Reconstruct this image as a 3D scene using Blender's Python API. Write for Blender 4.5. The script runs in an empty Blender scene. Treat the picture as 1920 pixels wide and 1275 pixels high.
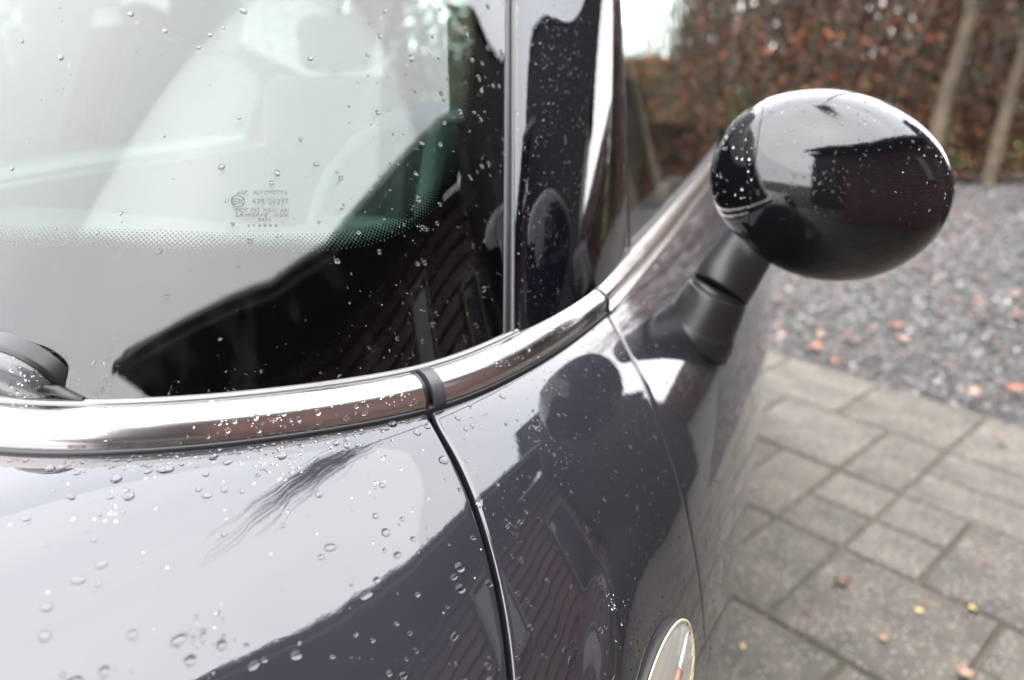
import bpy, math, random
import numpy as np
from mathutils import Vector, Matrix
random.seed(7); RNG = np.random.default_rng(7)
R = math.radians
SC = bpy.context.scene
COL = SC.collection

# ------------------------------------------------------------------ camera
CAM_H = 1.22; PITCH = R(20.8); FPX = 1387.0
cam = bpy.data.cameras.new('camera'); camo = bpy.data.objects.new('camera', cam); COL.objects.link(camo)
camo.location = (0, 0, CAM_H); camo.rotation_euler = (math.pi/2 - PITCH, 0, 0)
cam.sensor_width = 36; cam.lens = 26.0; cam.clip_start = .02; cam.clip_end = 900
cam.dof.use_dof = True; cam.dof.focus_distance = .56; cam.dof.aperture_fstop = 3.3
SC.camera = camo
SC.view_settings.view_transform = 'Standard'; SC.view_settings.look = 'None'
SC.view_settings.gamma = 1; SC.view_settings.exposure = 2.35
# ------------------------------------------------------------------ overcast sky
SUN_EL, SUN_AZ = R(62), R(200)
w = bpy.data.worlds.new('World'); SC.world = w; w.use_nodes = True
nt = w.node_tree; nt.nodes.clear()
def wn(t, **k):
    n = nt.nodes.new(t)
    for a, b in k.items(): setattr(n, a, b)
    return n
sky = wn('ShaderNodeTexSky', sky_type='NISHITA', sun_disc=False, sun_elevation=SUN_EL, sun_rotation=SUN_AZ, air_density=1.0, dust_density=4.0)
bg = wn('ShaderNodeBackground'); bg.inputs[1].default_value = .12
mx = wn('ShaderNodeMix', data_type='RGBA'); mx.inputs[0].default_value = .9
tc = wn('ShaderNodeTexCoord'); nz = wn('ShaderNodeTexNoise'); nz.inputs['Scale'].default_value = 1.6; nz.inputs['Detail'].default_value = 3
cr = wn('ShaderNodeValToRGB')
cr.color_ramp.elements[0].position = .3; cr.color_ramp.elements[0].color = (11.2, 11.7, 12.3, 1)
cr.color_ramp.elements[1].position = .7; cr.color_ramp.elements[1].color = (14.0, 13.3, 13.5, 1)
out = wn('ShaderNodeOutputWorld')
L = nt.links.new
L(tc.outputs['Generated'], nz.inputs['Vector']); L(nz.outputs['Fac'], cr.inputs[0])
L(sky.outputs[0], mx.inputs[6]); L(cr.outputs[0], mx.inputs[7]); L(mx.outputs[2], bg.inputs[0]); L(bg.outputs[0], out.inputs[0])
sun = bpy.data.lights.new('sun', 'SUN'); sun.energy = .5; sun.angle = R(100); sun.color = (1, .97, .93)
suno = bpy.data.objects.new('sun', sun); COL.objects.link(suno)
suno.rotation_euler = (math.pi/2 - SUN_EL, 0, math.pi - SUN_AZ)

# ------------------------------------------------------------------ helpers
def mat(name, col=(.5, .5, .5), rough=.5, metal=0., coat=0., spec=.5, **k):
    m = bpy.data.materials.new(name); m.use_nodes = True
    b = m.node_tree.nodes['Principled BSDF']
    b.inputs['Base Color'].default_value = (*col, 1); b.inputs['Roughness'].default_value = rough
    b.inputs['Metallic'].default_value = metal; b.inputs['Coat Weight'].default_value = coat
    b.inputs['Coat Roughness'].default_value = k.get('coat_rough', .015)
    b.inputs['Specular IOR Level'].default_value = spec; b.inputs['Coat IOR'].default_value = k.get('coat_ior', 1.5)
    return m
def nodes(m): return m.node_tree.nodes, m.node_tree.links.new, m.node_tree.nodes['Principled BSDF']
def add_bump(m, scale, strength, dist=.001, detail=2, coord='Object', coat=False, rough=.5):
    N, Lk, b = nodes(m)
    t = N.new('ShaderNodeTexCoord'); n = N.new('ShaderNodeTexNoise'); n.inputs['Scale'].default_value = scale
    n.inputs['Detail'].default_value = detail; n.inputs['Roughness'].default_value = rough
    u = N.new('ShaderNodeBump'); u.inputs['Strength'].default_value = strength; u.inputs['Distance'].default_value = dist
    Lk(t.outputs[coord], n.inputs['Vector']); Lk(n.outputs['Fac'], u.inputs['Height']); Lk(u.outputs[0], b.inputs['Normal'])
    if coat: Lk(u.outputs[0], b.inputs['Coat Normal'])
    return n
def vary(m, scale, cols, detail=4, coord='Object', lo=.35, hi=.65, rand=0):
    """noise-driven colour; cols = two or more colours"""
    N, Lk, b = nodes(m)
    t = N.new('ShaderNodeTexCoord'); n = N.new('ShaderNodeTexNoise'); n.inputs['Scale'].default_value = scale
    n.inputs['Detail'].default_value = detail
    r = N.new('ShaderNodeValToRGB'); e = r.color_ramp.elements
    e[0].position = lo; e[0].color = (*cols[0], 1); e[1].position = hi; e[1].color = (*cols[-1], 1)
    for i, c in enumerate(cols[1:-1]):
        q = e.new(lo + (hi - lo)*(i + 1)/(len(cols) - 1)); q.color = (*c, 1)
    Lk(t.outputs[coord], n.inputs['Vector'])
    if rand:
        oi = N.new('ShaderNodeObjectInfo'); ma = N.new('ShaderNodeMath'); ma.operation = 'MULTIPLY_ADD'
        ma.inputs[1].default_value = rand; Lk(oi.outputs['Random'], ma.inputs[0])
        m2 = N.new('ShaderNodeMath'); m2.operation = 'SUBTRACT'; m2.inputs[1].default_value = rand*.5
        Lk(n.outputs['Fac'], ma.inputs[2]); Lk(ma.outputs[0], m2.inputs[0]); Lk(m2.outputs[0], r.inputs[0])
    else: Lk(n.outputs['Fac'], r.inputs[0])
    Lk(r.outputs[0], b.inputs['Base Color'])
    return r
def link(name, me, m=None, parent=None, smooth=True):
    if m is not None and not me.materials: me.materials.append(m)
    if smooth: me.polygons.foreach_set('use_smooth', [True]*len(me.polygons))
    o = bpy.data.objects.new(name, me); COL.objects.link(o)
    if parent is not None: o.parent = parent
    return o
def mesh(name, v, f, m=None, parent=None, smooth=True):
    me = bpy.data.meshes.new(name); me.from_pydata([tuple(map(float, p)) for p in v], [], [tuple(map(int, q)) for q in f]); me.update()
    return link(name, me, m, parent, smooth)
def tag(o, label=None, cat=None, group=None, kind=None):
    if label: o['label'] = label
    if cat: o['category'] = cat
    if group: o['group'] = group
    if kind: o['kind'] = kind
    return o
def empty(name, loc=(0, 0, 0), rz=0):
    o = bpy.data.objects.new(name, None); COL.objects.link(o); o.location = loc; o.rotation_euler = (0, 0, rz); o.empty_display_size = .1
    return o
def gridfaces(n, m, off=0, closed=False):
    f = []
    for i in range(n - 1):
        for j in range(m if closed else m - 1):
            j2 = (j + 1) % m
            f.append((off + i*m + j, off + i*m + j2, off + (i + 1)*m + j2, off + (i + 1)*m + j))
    return f
def twin(o):
    """the same part on the other side of the car"""
    me = o.data.copy(); me.transform(Matrix.Diagonal((-1, 1, 1, 1))); me.flip_normals(); q = bpy.data.objects.new(o.name.split('.')[0], me); COL.objects.link(q); q.parent = o.parent
    for k in o.keys(): q[k] = o[k]
    for ch in list(o.children):
        c = twin(ch); c.parent = q
    return q
def fixn(ob):
    import bmesh
    bm = bmesh.new(); bm.from_mesh(ob.data); bmesh.ops.remove_doubles(bm, verts=bm.verts, dist=1e-6); bmesh.ops.recalc_face_normals(bm, faces=bm.faces); bm.to_mesh(ob.data); bm.free()
    return ob
class MB:
    def __init__(s): s.v = []; s.f = []
    def add(s, v, f):
        o = len(s.v); s.v += [tuple(p) for p in v]; s.f += [tuple(o + i for i in q) for q in f]; return s
    def grid(s, P, closed=False):
        n, m = P.shape[:2]; return s.add(P.reshape(-1, 3), gridfaces(n, m, 0, closed))
    def box(s, c, d, rot=None, bev=0):
        x, y, z = [q/2 for q in d]
        P = [Vector((a*x, b*y, e*z)) for a in (-1, 1) for b in (-1, 1) for e in (-1, 1)]
        if rot is not None: P = [rot @ p for p in P]
        c = Vector(c)
        return s.add([p + c for p in P], [(0, 1, 3, 2), (4, 6, 7, 5), (0, 4, 5, 1), (2, 3, 7, 6), (0, 2, 6, 4), (1, 5, 7, 3)])
    def tube(s, pts, rad, n=12, cap=True):
        pts = [np.array(p, float) for p in pts]; k = len(pts)
        if not hasattr(rad, '__len__'): rad = [rad]*k
        up = np.array([.13, .2, .97]); rings = []
        for i in range(k):
            t = pts[min(i + 1, k - 1)] - pts[max(i - 1, 0)]; t /= np.linalg.norm(t) + 1e-9
            a = np.cross(t, up); a /= np.linalg.norm(a) + 1e-9; b = np.cross(t, a)
            rings.append([pts[i] + rad[i]*(math.cos(q)*a + math.sin(q)*b) for q in np.linspace(0, 2*math.pi, n, endpoint=False)])
        P = np.array(rings); o = len(s.v); s.grid(P, True)
        if cap: s.f.append(tuple(o + i for i in range(n))); s.f.append(tuple(o + (k - 1)*n + i for i in range(n))[::-1])
        return s
    def build(s, name, m, parent=None, smooth=True): return mesh(name, s.v, s.f, m, parent, smooth)
def sstep(x, a, b):
    t = np.clip((np.asarray(x, float) - a)/(b - a), 0, 1); return t*t*(3 - 2*t)
def spline(xs, ys, x):
    """monotone-ish cubic (pchip) interpolation"""
    xs = np.asarray(xs, float); ys = np.asarray(ys, float); x = np.asarray(x, float)
    h = np.diff(xs); d = np.diff(ys)/h; m = np.zeros_like(ys)
    for i in range(1, len(xs) - 1):
        if d[i-1]*d[i] > 0:
            w1 = 2*h[i] + h[i-1]; w2 = h[i] + 2*h[i-1]; m[i] = (w1 + w2)/(w1/d[i-1] + w2/d[i])
    m[0] = d[0]; m[-1] = d[-1]
    i = np.clip(np.searchsorted(xs, x) - 1, 0, len(h) - 1); s = (x - xs[i])/h[i]
    return (2*s**3 - 3*s**2 + 1)*ys[i] + (s**3 - 2*s**2 + s)*h[i]*m[i] + (-2*s**3 + 3*s**2)*ys[i+1] + (s**3 - s**2)*h[i]*m[i+1]
def smooth_poly(P, n, it=30):
    """resample polyline by arc length and low-pass it"""
    P = np.asarray(P, float); d = np.r_[0, np.cumsum(np.linalg.norm(np.diff(P, axis=0), axis=1))]
    s = np.linspace(0, d[-1], n); Q = np.stack([np.interp(s, d, P[:, k]) for k in range(P.shape[1])], 1)
    for _ in range(it):
        Q[1:-1] = .25*Q[:-2] + .5*Q[1:-1] + .25*Q[2:]
    return Q
# ------------------------------------------------------------------ car frame: u = towards the rear, v = outward to the car's left side, z up
YAW = R(20); CS, SN = math.cos(YAW), math.sin(YAW)
CU, CV = 1.2, -.84          # car centre
def W(p):
    p = np.asarray(p, float); return np.stack([p[..., 0]*SN + p[..., 1]*CS, p[..., 0]*CS - p[..., 1]*SN, p[..., 2]], -1)
def LOC(p):                  # to the car root's own axes
    p = np.asarray(p, float); return np.stack([p[..., 1] - CV, p[..., 0] - CU, p[..., 2]], -1)
def project(p):
    q = W(p); y = q[..., 1]; z = q[..., 2] - CAM_H
    dep = y*math.cos(PITCH) - z*math.sin(PITCH); up = y*math.sin(PITCH) + z*math.cos(PITCH)
    return np.stack([960 + FPX*q[..., 0]/dep, 637.5 - FPX*up/dep, dep], -1)
# body shell section, as slope angle along the arc from the car's centre line outwards
_tau = np.linspace(0, 1.75, 1751)
_th = np.radians(spline([0, .34, .5, .60, .66, .72, .78, .86, .95, 1.08, 1.35, 1.75], [0, 3, 6.5, 12, 20, 33, 49, 67, 82, 89, 93, 98], _tau))
k_ = np.ones(41)/41; _th = np.convolve(np.pad(_th, 20, mode='edge'), k_, 'valid')
_V = CV + np.r_[0, np.cumsum(.001*np.cos(_th[:-1]))]; _Z = 1.022 - np.r_[0, np.cumsum(.001*np.sin(_th[:-1]))]
CREASE = None
# the wing falls away more steeply round the windscreen corner than along the bonnet or the door
_cb = np.array([(.255, -.84), (.262, -.68), (.29, -.468), (.316, -.404), (.351, -.348), (.398, -.295), (.456, -.242), (.475, -.231), (.543, -.205), (.633, -.184), (.752, -.168), (.864, -.163), (1.12, -.158), (2.8, -.150)])
def _res(P, n, it):
    d = np.r_[0, np.cumsum(np.linalg.norm(np.diff(P, axis=0), axis=1))]; s = np.r_[np.linspace(0, 1.3, n), d[-1]]
    Q = np.stack([np.interp(s, d, P[:, k]) for k in (0, 1)], 1)
    for _ in range(it): Q[1:-1] = .25*Q[:-2] + .5*Q[1:-1] + .25*Q[2:]
    return Q
_cb = _res(_cb, 60, 8)
FA, FB = .65, .05
def falloff(u, v):
    sh = u.shape; uf, vf = u.ravel(), v.ravel(); wg = sstep(vf, -.50, -.20)*(1 - sstep(uf, .50, 1.0)); d = np.full(uf.shape, 9.); sg = np.ones(uf.shape)
    act = wg > 0; ua, va = uf[act], vf[act]; da = np.full(ua.shape, 9.); sa = np.ones(ua.shape)
    for i in range(len(_cb) - 1):
        a, b = _cb[i], _cb[i+1]; ab = b - a; s = np.clip(((ua - a[0])*ab[0] + (va - a[1])*ab[1])/(ab @ ab), 0, 1)
        x = ua - a[0] - s*ab[0]; y = va - a[1] - s*ab[1]; q = np.hypot(x, y); m = q < da; da[m] = q[m]; sa[m] = np.sign(ab[0]*y - ab[1]*x)[m]
    d[act] = da; sg[act] = sa
    d = np.where(sg > 0, 0, d) if FSGN < 0 else np.where(sg < 0, 0, d)
    return (FA*(np.sqrt(d*d + FB*FB) - FB)*wg).reshape(sh)
FSGN = 1
def S0(u, tau):
    u = np.asarray(u, float); tau = np.asarray(tau, float)
    V = np.interp(tau, _tau, _V); Z = np.interp(tau, _tau, _Z)
    z = Z - .11*.12*np.logaddexp(0, (.62 - u)/.12) + .012*np.clip(u - 1, 0, 9) - .06*np.clip(-u - .1, 0, 9)**2
    v = V + .022*sstep(tau, .6, 1.1)*sstep(u, .45, 1.3)*(1 - sstep(u, 1.5, 2.8))
    uu, vv = np.broadcast_arrays(u + 0*v, v + 0*u); z = z - falloff(uu, vv)
    return np.stack([uu, vv, z], -1)
def nrm(fn, a, b, e=1e-3):
    d1 = fn(a + e, b) - fn(a - e, b); d2 = fn(a, b + e) - fn(a, b - e)
    n = np.cross(d1, d2); return n/np.linalg.norm(n, axis=-1, keepdims=True)
def S(u, tau):
    P = S0(u, tau)
    if CREASE is None: return P
    u, tau = np.broadcast_arrays(np.asarray(u, float), np.asarray(tau, float))
    shp = u.shape; uf = u.ravel(); tf = tau.ravel(); A = CREASE
    d = np.full(uf.shape, 9.); sg = np.zeros(uf.shape); al = np.zeros(uf.shape)
    for i in range(len(A) - 1):
        a, b = A[i], A[i+1]; ab = b - a; l2 = ab @ ab
        s = np.clip(((uf - a[0])*ab[0] + (tf - a[1])*ab[1])/l2, 0, 1)
        dx = uf - a[0] - s*ab[0]; dy = tf - a[1] - s*ab[1]; dd = np.hypot(dx, dy); c = ab[0]*dy - ab[1]*dx
        m = dd < d; d[m] = dd[m]; sg[m] = np.sign(c)[m]; al[m] = (i + s[m])/(len(A) - 1)
    sd = (d*sg*CREASE_SIGN).reshape(shp); al = al.reshape(shp)
    amp = .0065*sstep(al, 0.02, .45)
    disp = amp*(sstep(sd, -.004, .02) - sstep(sd, .035, .10))
    n = nrm(S0, u, tau); n = np.where((n[..., 2:3] < 0) & (np.abs(n[..., 2:3]) > .5), -n, n)
    n = n*np.sign((n*np.array([0, .6, .8])).sum(-1, keepdims=True))
    return P + n*disp[..., None]
_ug, _tg = np.meshgrid(np.linspace(-.3, 2.6, 500), np.linspace(.05, 1.3, 380), indexing='ij')
_pg = project(S0(_ug, _tg))
def inv(surf, pg, ag, bg_, px, py, tol=8):
    """parameters (a,b) at which the surface crosses a picture point (front-most sheet)"""
    d = np.hypot(pg[..., 0] - px, pg[..., 1] - py); d = np.where(pg[..., 2] > .05, d, 1e9)
    c = d < max(tol, d.min()*1.3); dep = np.where(c, pg[..., 2], 1e9); i = np.unravel_index(np.argmin(dep + d*1e-3), dep.shape)
    a, b = float(ag[i]), float(bg_[i]); e = 1e-4
    for _ in range(12):
        p = project(surf(a, b)); r = np.array([px - p[0], py - p[1]])
        J = np.stack([(project(surf(a + e, b)) - p)[:2]/e, (project(surf(a, b + e)) - p)[:2]/e], 1)
        try: st = np.linalg.solve(J + np.eye(2)*1e-6, r)
        except Exception: break
        st = np.clip(st, -.03, .03); a += st[0]; b += st[1]
        if abs(r).max() < .02: break
    return a, b
def onS(pts): return np.array([inv(S0, _pg, _ug, _tg, x, y) for x, y in pts])
# lower edge of the bright trim: from the middle of the car, round the corner, back along the beltline
Cpx = onS([(0, 850), (200, 852), (400, 838), (600, 812), (790, 778), (835, 765), (950, 715), (1050, 655), (1135, 590), (1180, 537), (1250, 452), (1330, 345)])
Craw = np.vstack([[[.255, 0]], [[.262, .15]], Cpx, [[2.0, Cpx[-1][1]]], [[2.7, Cpx[-1][1]]]])
Cd = smooth_poly(Craw, 700, 160)
Cp = S0(Cd[:, 0], Cd[:, 1]); Ct = np.r_[0, np.cumsum(np.linalg.norm(np.diff(Cp, axis=0), axis=1))]; CT = Ct[-1]
_T = np.gradient(Cp, axis=0); _T[:, 2] = 0; _T /= np.linalg.norm(_T, axis=1)[:, None]
_I = np.stack([-_T[:, 1], _T[:, 0], 0*_T[:, 0]], 1)   # inward, horizontal
_I *= np.sign((_I*np.array([.5, -.6, 0])).sum(1))[:, None]
def Cat(t): return np.stack([np.interp(t, Ct, Cp[:, k]) for k in range(3)], -1)
def Iat(t):
    I = np.stack([np.interp(t, Ct, _I[:, k]) for k in range(3)], -1); return I/np.linalg.norm(I, axis=-1, keepdims=True)
def CDat(t): return np.stack([np.interp(t, Ct, Cd[:, k]) for k in range(2)], -1)
def tpix(x, y):
    q = project(Cp); return float(Ct[np.argmin(np.hypot(q[:, 0] - x, q[:, 1] - y))])
T_J1, T_J2, T_J3 = tpix(797, 778), tpix(835, 765), tpix(1138, 588)
# glasshouse surface: t along the trim, h height above it
T_W = tpix(1000, 690); T_P = tpix(1205, 507)
def Gs(t, h):
    t = np.asarray(t, float); h = np.asarray(h, float)
    B = Cat(t) + Iat(t)*.024; B[..., 2] += .026
    lu = spline([0, T_W*.6, T_W, T_P, T_P + .5, CT + .1], [.74, .74, .70, .22, .06, 0], t)
    lv = spline([0, T_W*.6, T_W, T_P, T_P + .5, CT + .1], [0, -.09, -.25, -.135, -.16, -.18], t)
    bow = .10*h*h
    return B + np.stack([lu*h + bow*lu*1.5, lv*h + bow*lv*2.0, h], -1)
_tg2, _hg2 = np.meshgrid(np.linspace(.05, CT - .3, 420), np.linspace(-.03, .5, 200), indexing='ij')
_pg2 = project(Gs(_tg2, _hg2))
def onG(pts): return np.array([inv(Gs, _pg2, _tg2, _hg2, x, y) for x, y in pts])
# seams
seam1 = onS([(800, 782), (828, 812), (858, 862), (885, 925), (910, 1000), (935, 1090), (952, 1180), (963, 1270)])
seam2 = onS([(1137, 592), (1175, 655), (1212, 735), (1247, 825), (1272, 905), (1292, 985), (1308, 1070), (1318, 1160), (1324, 1255)])
crs = onS([(1215, 905), (1180, 940), (1145, 1000), (1115, 1065), (1098, 1125), (1091, 1190), (1088, 1265)])
seam1x = np.vstack([seam1, [[.22, .79], [.12, .86], [-.05, .98], [-.28, 1.2], [-.55, 1.62]]])
seam2x = np.vstack([seam2, [[.44, .96], [.40, 1.1], [.38, 1.3], [.38, 1.62]]])
CREASE = smooth_poly(np.vstack([crs, [[.315, .793], [.27, .82], [.2, .9]]]), 26, 6)
CREASE_SIGN = 1.0
_a, _b = CREASE[12], CREASE[13]; _p = _a + np.array([.02, .04]); _c = (_b - _a)
CREASE_SIGN = float(np.sign(_c[0]*(_p - _a)[1] - _c[1]*(_p - _a)[0]))

# ------------------------------------------------------------------ materials
M = {}
M['paint'] = mat('dark grey metallic paint', (.024, .0235, .029), .45, .3, 1.0, .0, coat_rough=.008, coat_ior=1.74)
add_bump(M['paint'], 240, .022, .0006, 2, coat=True)
M['paint_in'] = mat('inner body dark', (.006, .006, .007), .6)
M['gloss'] = mat('gloss black plastic', (.003, .003, .005), .3, 0, 1.0, .0, coat_rough=.01, coat_ior=1.66)
add_bump(M['gloss'], 90, .03, .0008, 2, coat=True)
M['mirror'] = mat('gloss black mirror paint', (.003, .003, .004), .3, 0, 1.0, .0, coat_rough=.006, coat_ior=1.62)
add_bump(M['mirror'], 70, .11, .0009, 5, coat=True, rough=.75)
M['chrome'] = mat('brushed bright trim', (.58, .55, .53), .2, 1.0)
add_bump(M['chrome'], 400, .03, .0004, 2)
M['chrome_edge'] = mat('bright trim edge', (.8, .79, .78), .10, 1.0)
M['rubber'] = mat('black rubber', (.010, .010, .012), .38)
M['wetrubber'] = mat('weathered wet seal', (.09, .088, .088), .16, 0, .9)
add_bump(M['wetrubber'], 120, .5, .001, 3)
M['cap'] = mat('grey plastic end cap', (.05, .052, .057), .4)
M['plastic'] = mat('matte black plastic', (.014, .0142, .016), .37)
add_bump(M['plastic'], 900, .12, .0005, 2)
M['frit'] = mat('black ceramic print', (.0025, .0025, .004), 1.0, spec=0)
M['print'] = mat('grey etched print', (.10, .115, .115), .7, spec=.1)
M['seat'] = mat('grey seat cloth', (.075, .085, .082), .9)
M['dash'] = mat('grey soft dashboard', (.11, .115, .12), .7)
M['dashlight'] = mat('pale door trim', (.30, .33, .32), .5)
M['lens_dark'] = mat('black lamp gasket', (.012, .012, .012), .45)
M['cream'] = mat('cream sealing lip', (.55, .50, .33), .5)
M['silver'] = mat('lamp reflector', (.78, .76, .72), .3, .75)
M['amber'] = mat('amber bulb', (.45, .27, .20), .3)

def glass(name, tint, ior=1.52, dust_haze=.003, dust_haze_col=(.8, .8, .8), streak=True):
    m = bpy.data.materials.new(name); m.use_nodes = True; T = m.node_tree; T.nodes.clear(); Nn = T.nodes.new; Lk = T.links.new
    tr = Nn('ShaderNodeBsdfTransparent'); tr.inputs[0].default_value = (*tint, 1)
    gl = Nn('ShaderNodeBsdfGlossy'); gl.inputs['Roughness'].default_value = .0; gl.inputs[0].default_value = (1, 1, 1, 1)
    fr = Nn('ShaderNodeFresnel'); fr.inputs[0].default_value = ior
    a = Nn('ShaderNodeMixShader'); b = Nn('ShaderNodeMixShader'); df = Nn('ShaderNodeBsdfDiffuse'); df.inputs[0].default_value = (*dust_haze_col, 1)
    o = Nn('ShaderNodeOutputMaterial'); g = Nn('ShaderNodeNewGeometry')
    inv_ = Nn('ShaderNodeMath'); inv_.operation = 'MULTIPLY_ADD'; inv_.inputs[1].default_value = 0; inv_.inputs[2].default_value = ior
    Lk(g.outputs['Backfacing'], inv_.inputs[0]); Lk(inv_.outputs[0], fr.inputs[0])
    Lk(fr.outputs[0], a.inputs[0]); Lk(tr.outputs[0], a.inputs[1]); Lk(gl.outputs[0], a.inputs[2])
    Lk(a.outputs[0], b.inputs[1]); Lk(df.outputs[0], b.inputs[2]); Lk(b.outputs[0], o.inputs[0])
    if streak:
        tc_ = Nn('ShaderNodeTexCoord'); mp = Nn('ShaderNodeMapping'); mp.inputs['Scale'].default_value = (38, 38, 1.6)
        n1 = Nn('ShaderNodeTexNoise'); n1.inputs['Scale'].default_value = 1.0; n1.inputs['Detail'].default_value = 2
        r = Nn('ShaderNodeMapRange'); r.inputs[1].default_value = .52; r.inputs[2].default_value = .66; r.inputs[3].default_value = dust_haze*.15; r.inputs[4].default_value = dust_haze
        Lk(tc_.outputs['Object'], mp.inputs[0]); Lk(mp.outputs[0], n1.inputs['Vector']); Lk(n1.outputs['Fac'], r.inputs[0]); Lk(r.outputs[0], b.inputs[0])
    else: b.inputs[0].default_value = dust_haze
    return m
M['glass'] = glass('windscreen glass', (.90, .97, .93), 1.56, .0045)
M['inner_glass'] = glass('windscreen inner glass', (.58, .74, .67), 1.45, .060, (.44, .74, .63), False)  # pale green haze veiling the cabin, put in as a diffuse film colour
M['sideglass'] = glass('side window glass', (.66, .76, .71), 1.58, .004, streak=False)
def water():
    m = bpy.data.materials.new('rain water'); m.use_nodes = True; T = m.node_tree; T.nodes.clear()
    g = T.nodes.new('ShaderNodeBsdfGlass'); g.inputs['IOR'].default_value = 1.33; g.inputs['Roughness'].default_value = 0
    o = T.nodes.new('ShaderNodeOutputMaterial'); T.links.new(g.outputs[0], o.inputs[0]); return m
M['water'] = water()

# ------------------------------------------------------------------ the car
car = empty('parked_car', (CU*SN + CV*CS, CU*CS - CV*SN, 0), -YAW)
tag(car, 'dark grey rain beaded hatchback with gloss black door mirror and bright windscreen trim', 'car')
def coons(top, bot, left, right, n, m):
    """domain patch, all curves as point lists; top/bot run left->right, left/right run top->bottom"""
    tp = smooth_poly(top, m, 3); bt = smooth_poly(bot, m, 3); lf = smooth_poly(left, n, 6); rt = smooth_poly(right, n, 6)
    s = np.linspace(0, 1, n)[:, None, None]; q = np.linspace(0, 1, m)[None, :, None]
    return ((1 - s)*tp[None] + s*bt[None] + (1 - q)*lf[:, None] + q*rt[:, None]
            - ((1 - s)*(1 - q)*tp[0] + (1 - s)*q*tp[-1] + s*(1 - q)*bt[0] + s*q*bt[-1]))
def roll(E_, N_, O_, r=.003, deep=.012):
    rows = [E_ + O_*(r*math.sin(a)) - N_*(r*(1 - math.cos(a))) for a in np.linspace(0, math.pi/2, 6)]
    rows.append(rows[-1] - N_*deep); return np.stack(rows)
def panel(name, D, parent, sides, r=.003, m=None, mirrored=False):
    P = S(D[..., 0], D[..., 1])
    gu = np.gradient(P, axis=0); gv = np.gradient(P, axis=1); N_ = np.cross(gu, gv); N_ /= np.linalg.norm(N_, axis=-1)[..., None] + 1e-12
    sg = np.sign((N_*np.array([0, .6, .8])).sum(-1).mean()); N_ *= sg
    mb = MB(); mb.grid(P)
    for sd in sides:
        if sd == 'L': e = P[:, 0]; nn = N_[:, 0]; o_ = P[:, 0] - P[:, 1]
        if sd == 'R': e = P[:, -1]; nn = N_[:, -1]; o_ = P[:, -1] - P[:, -2]
        if sd == 'T': e = P[0]; nn = N_[0]; o_ = P[0] - P[1]
        if sd == 'B': e = P[-1]; nn = N_[-1]; o_ = P[-1] - P[-2]
        tg = np.gradient(e, axis=0); tg /= np.linalg.norm(tg, axis=-1)[:, None]
        o_ = o_ - (o_*tg).sum(-1, keepdims=True)*tg - (o_*nn).sum(-1, keepdims=True)*nn; o_ /= np.linalg.norm(o_, axis=-1)[:, None] + 1e-12
        mb.grid(roll(e, nn, o_, r))
    v = np.array(mb.v); f = list(mb.f)
    if mirrored:
        v2 = v.copy(); v2[:, 1] = 2*CV - v2[:, 1]; k = len(v); v = np.vstack([v, v2]); f = f + [tuple(i + k for i in q)[::-1] for q in f]
    ob = mesh(name, LOC(v), f, m or M['paint'], parent)
    bpy.context.view_layer.objects.active = ob
    import bmesh
    bm = bmesh.new(); bm.from_mesh(ob.data); bmesh.ops.remove_doubles(bm, verts=bm.verts, dist=1e-5); bmesh.ops.recalc_face_normals(bm, faces=bm.faces); bm.to_mesh(ob.data); bm.free()
    return ob
def shift(P, d):
    """move a domain curve sideways by d (positive: towards larger u / smaller tau side normal)"""
    P = np.asarray(P, float); T_ = np.gradient(P, axis=0); T_ /= np.linalg.norm(T_, axis=1)[:, None]
    return P + np.stack([-T_[:, 1], T_[:, 0]], 1)*d
def Cseg(t0, t1, n=80, off=0):
    return CDat(np.linspace(t0, t1, n))
def shiftC(P, d):  # pull outward (away from glass) in the domain
    T_ = np.gradient(P, axis=0); T_ /= np.linalg.norm(T_, axis=1)[:, None]; return P + np.stack([-T_[:, 1], T_[:, 0]], 1)*(-d)
_chk = shiftC(CDat(np.array([.3, .31, .32])), .01)[1] - CDat(.31)
CSG = 1.0 if _chk[0] < 0 else -1.0
t_s1 = tpix(797, 778); t_s2 = T_J3
s1a = smooth_poly(seam1x, 120, 8); s2a = smooth_poly(seam2x, 120, 8)
sgn1 = 1.0 if (shift(s1a, .01)[10] - s1a[10])[1] < 0 else -1.0   # towards the bonnet
sgn2 = 1.0 if (shift(s2a, .01)[10] - s2a[10])[1] < 0 else -1.0   # towards the wing
G1, G2 = .0052, .0038
topB = shiftC(Cseg(0, t_s1 - .004), .002*CSG)
rightB = shift(s1a, sgn1*G1); rightB[0] = topB[-1]
bonnet = panel('bonnet', coons(topB, [[-.55, 0], [-.55, .8], [-.55, 1.62]], [topB[0], [-.1, 0], [-.55, 0]], rightB, 190, 170), car, 'RTB', .0035, mirrored=True)
topF = shiftC(Cseg(t_s1 + .006, t_s2 - .003), .002*CSG)
leftF = shift(s1a, -sgn1*G1); leftF[0] = topF[0]; rightF = shift(s2a, sgn2*G2*.6); rightF[0] = topF[-1]
wing = panel('front_wing', coons(topF, [leftF[-1], [-.1, 1.62], rightF[-1]], leftF, rightF, 260, 150), car, 'LRT', .0028); twin(wing)
t_re = float(np.interp(1.95, Cp[:, 0], Ct))
topD = shiftC(Cseg(t_s2 + .003, t_re), .002*CSG); leftD = shift(s2a, -sgn2*G2*.6); leftD[0] = topD[0]
door = panel('door', coons(topD, [leftD[-1], [1.0, 1.62], [1.95, 1.62]], leftD, [topD[-1], [1.95, 1.0], [1.95, 1.62]], 120, 140), car, 'LRT', .002); twin(door)
topQ = shiftC(Cseg(t_re + .006, CT - .01), .002*CSG)
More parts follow.
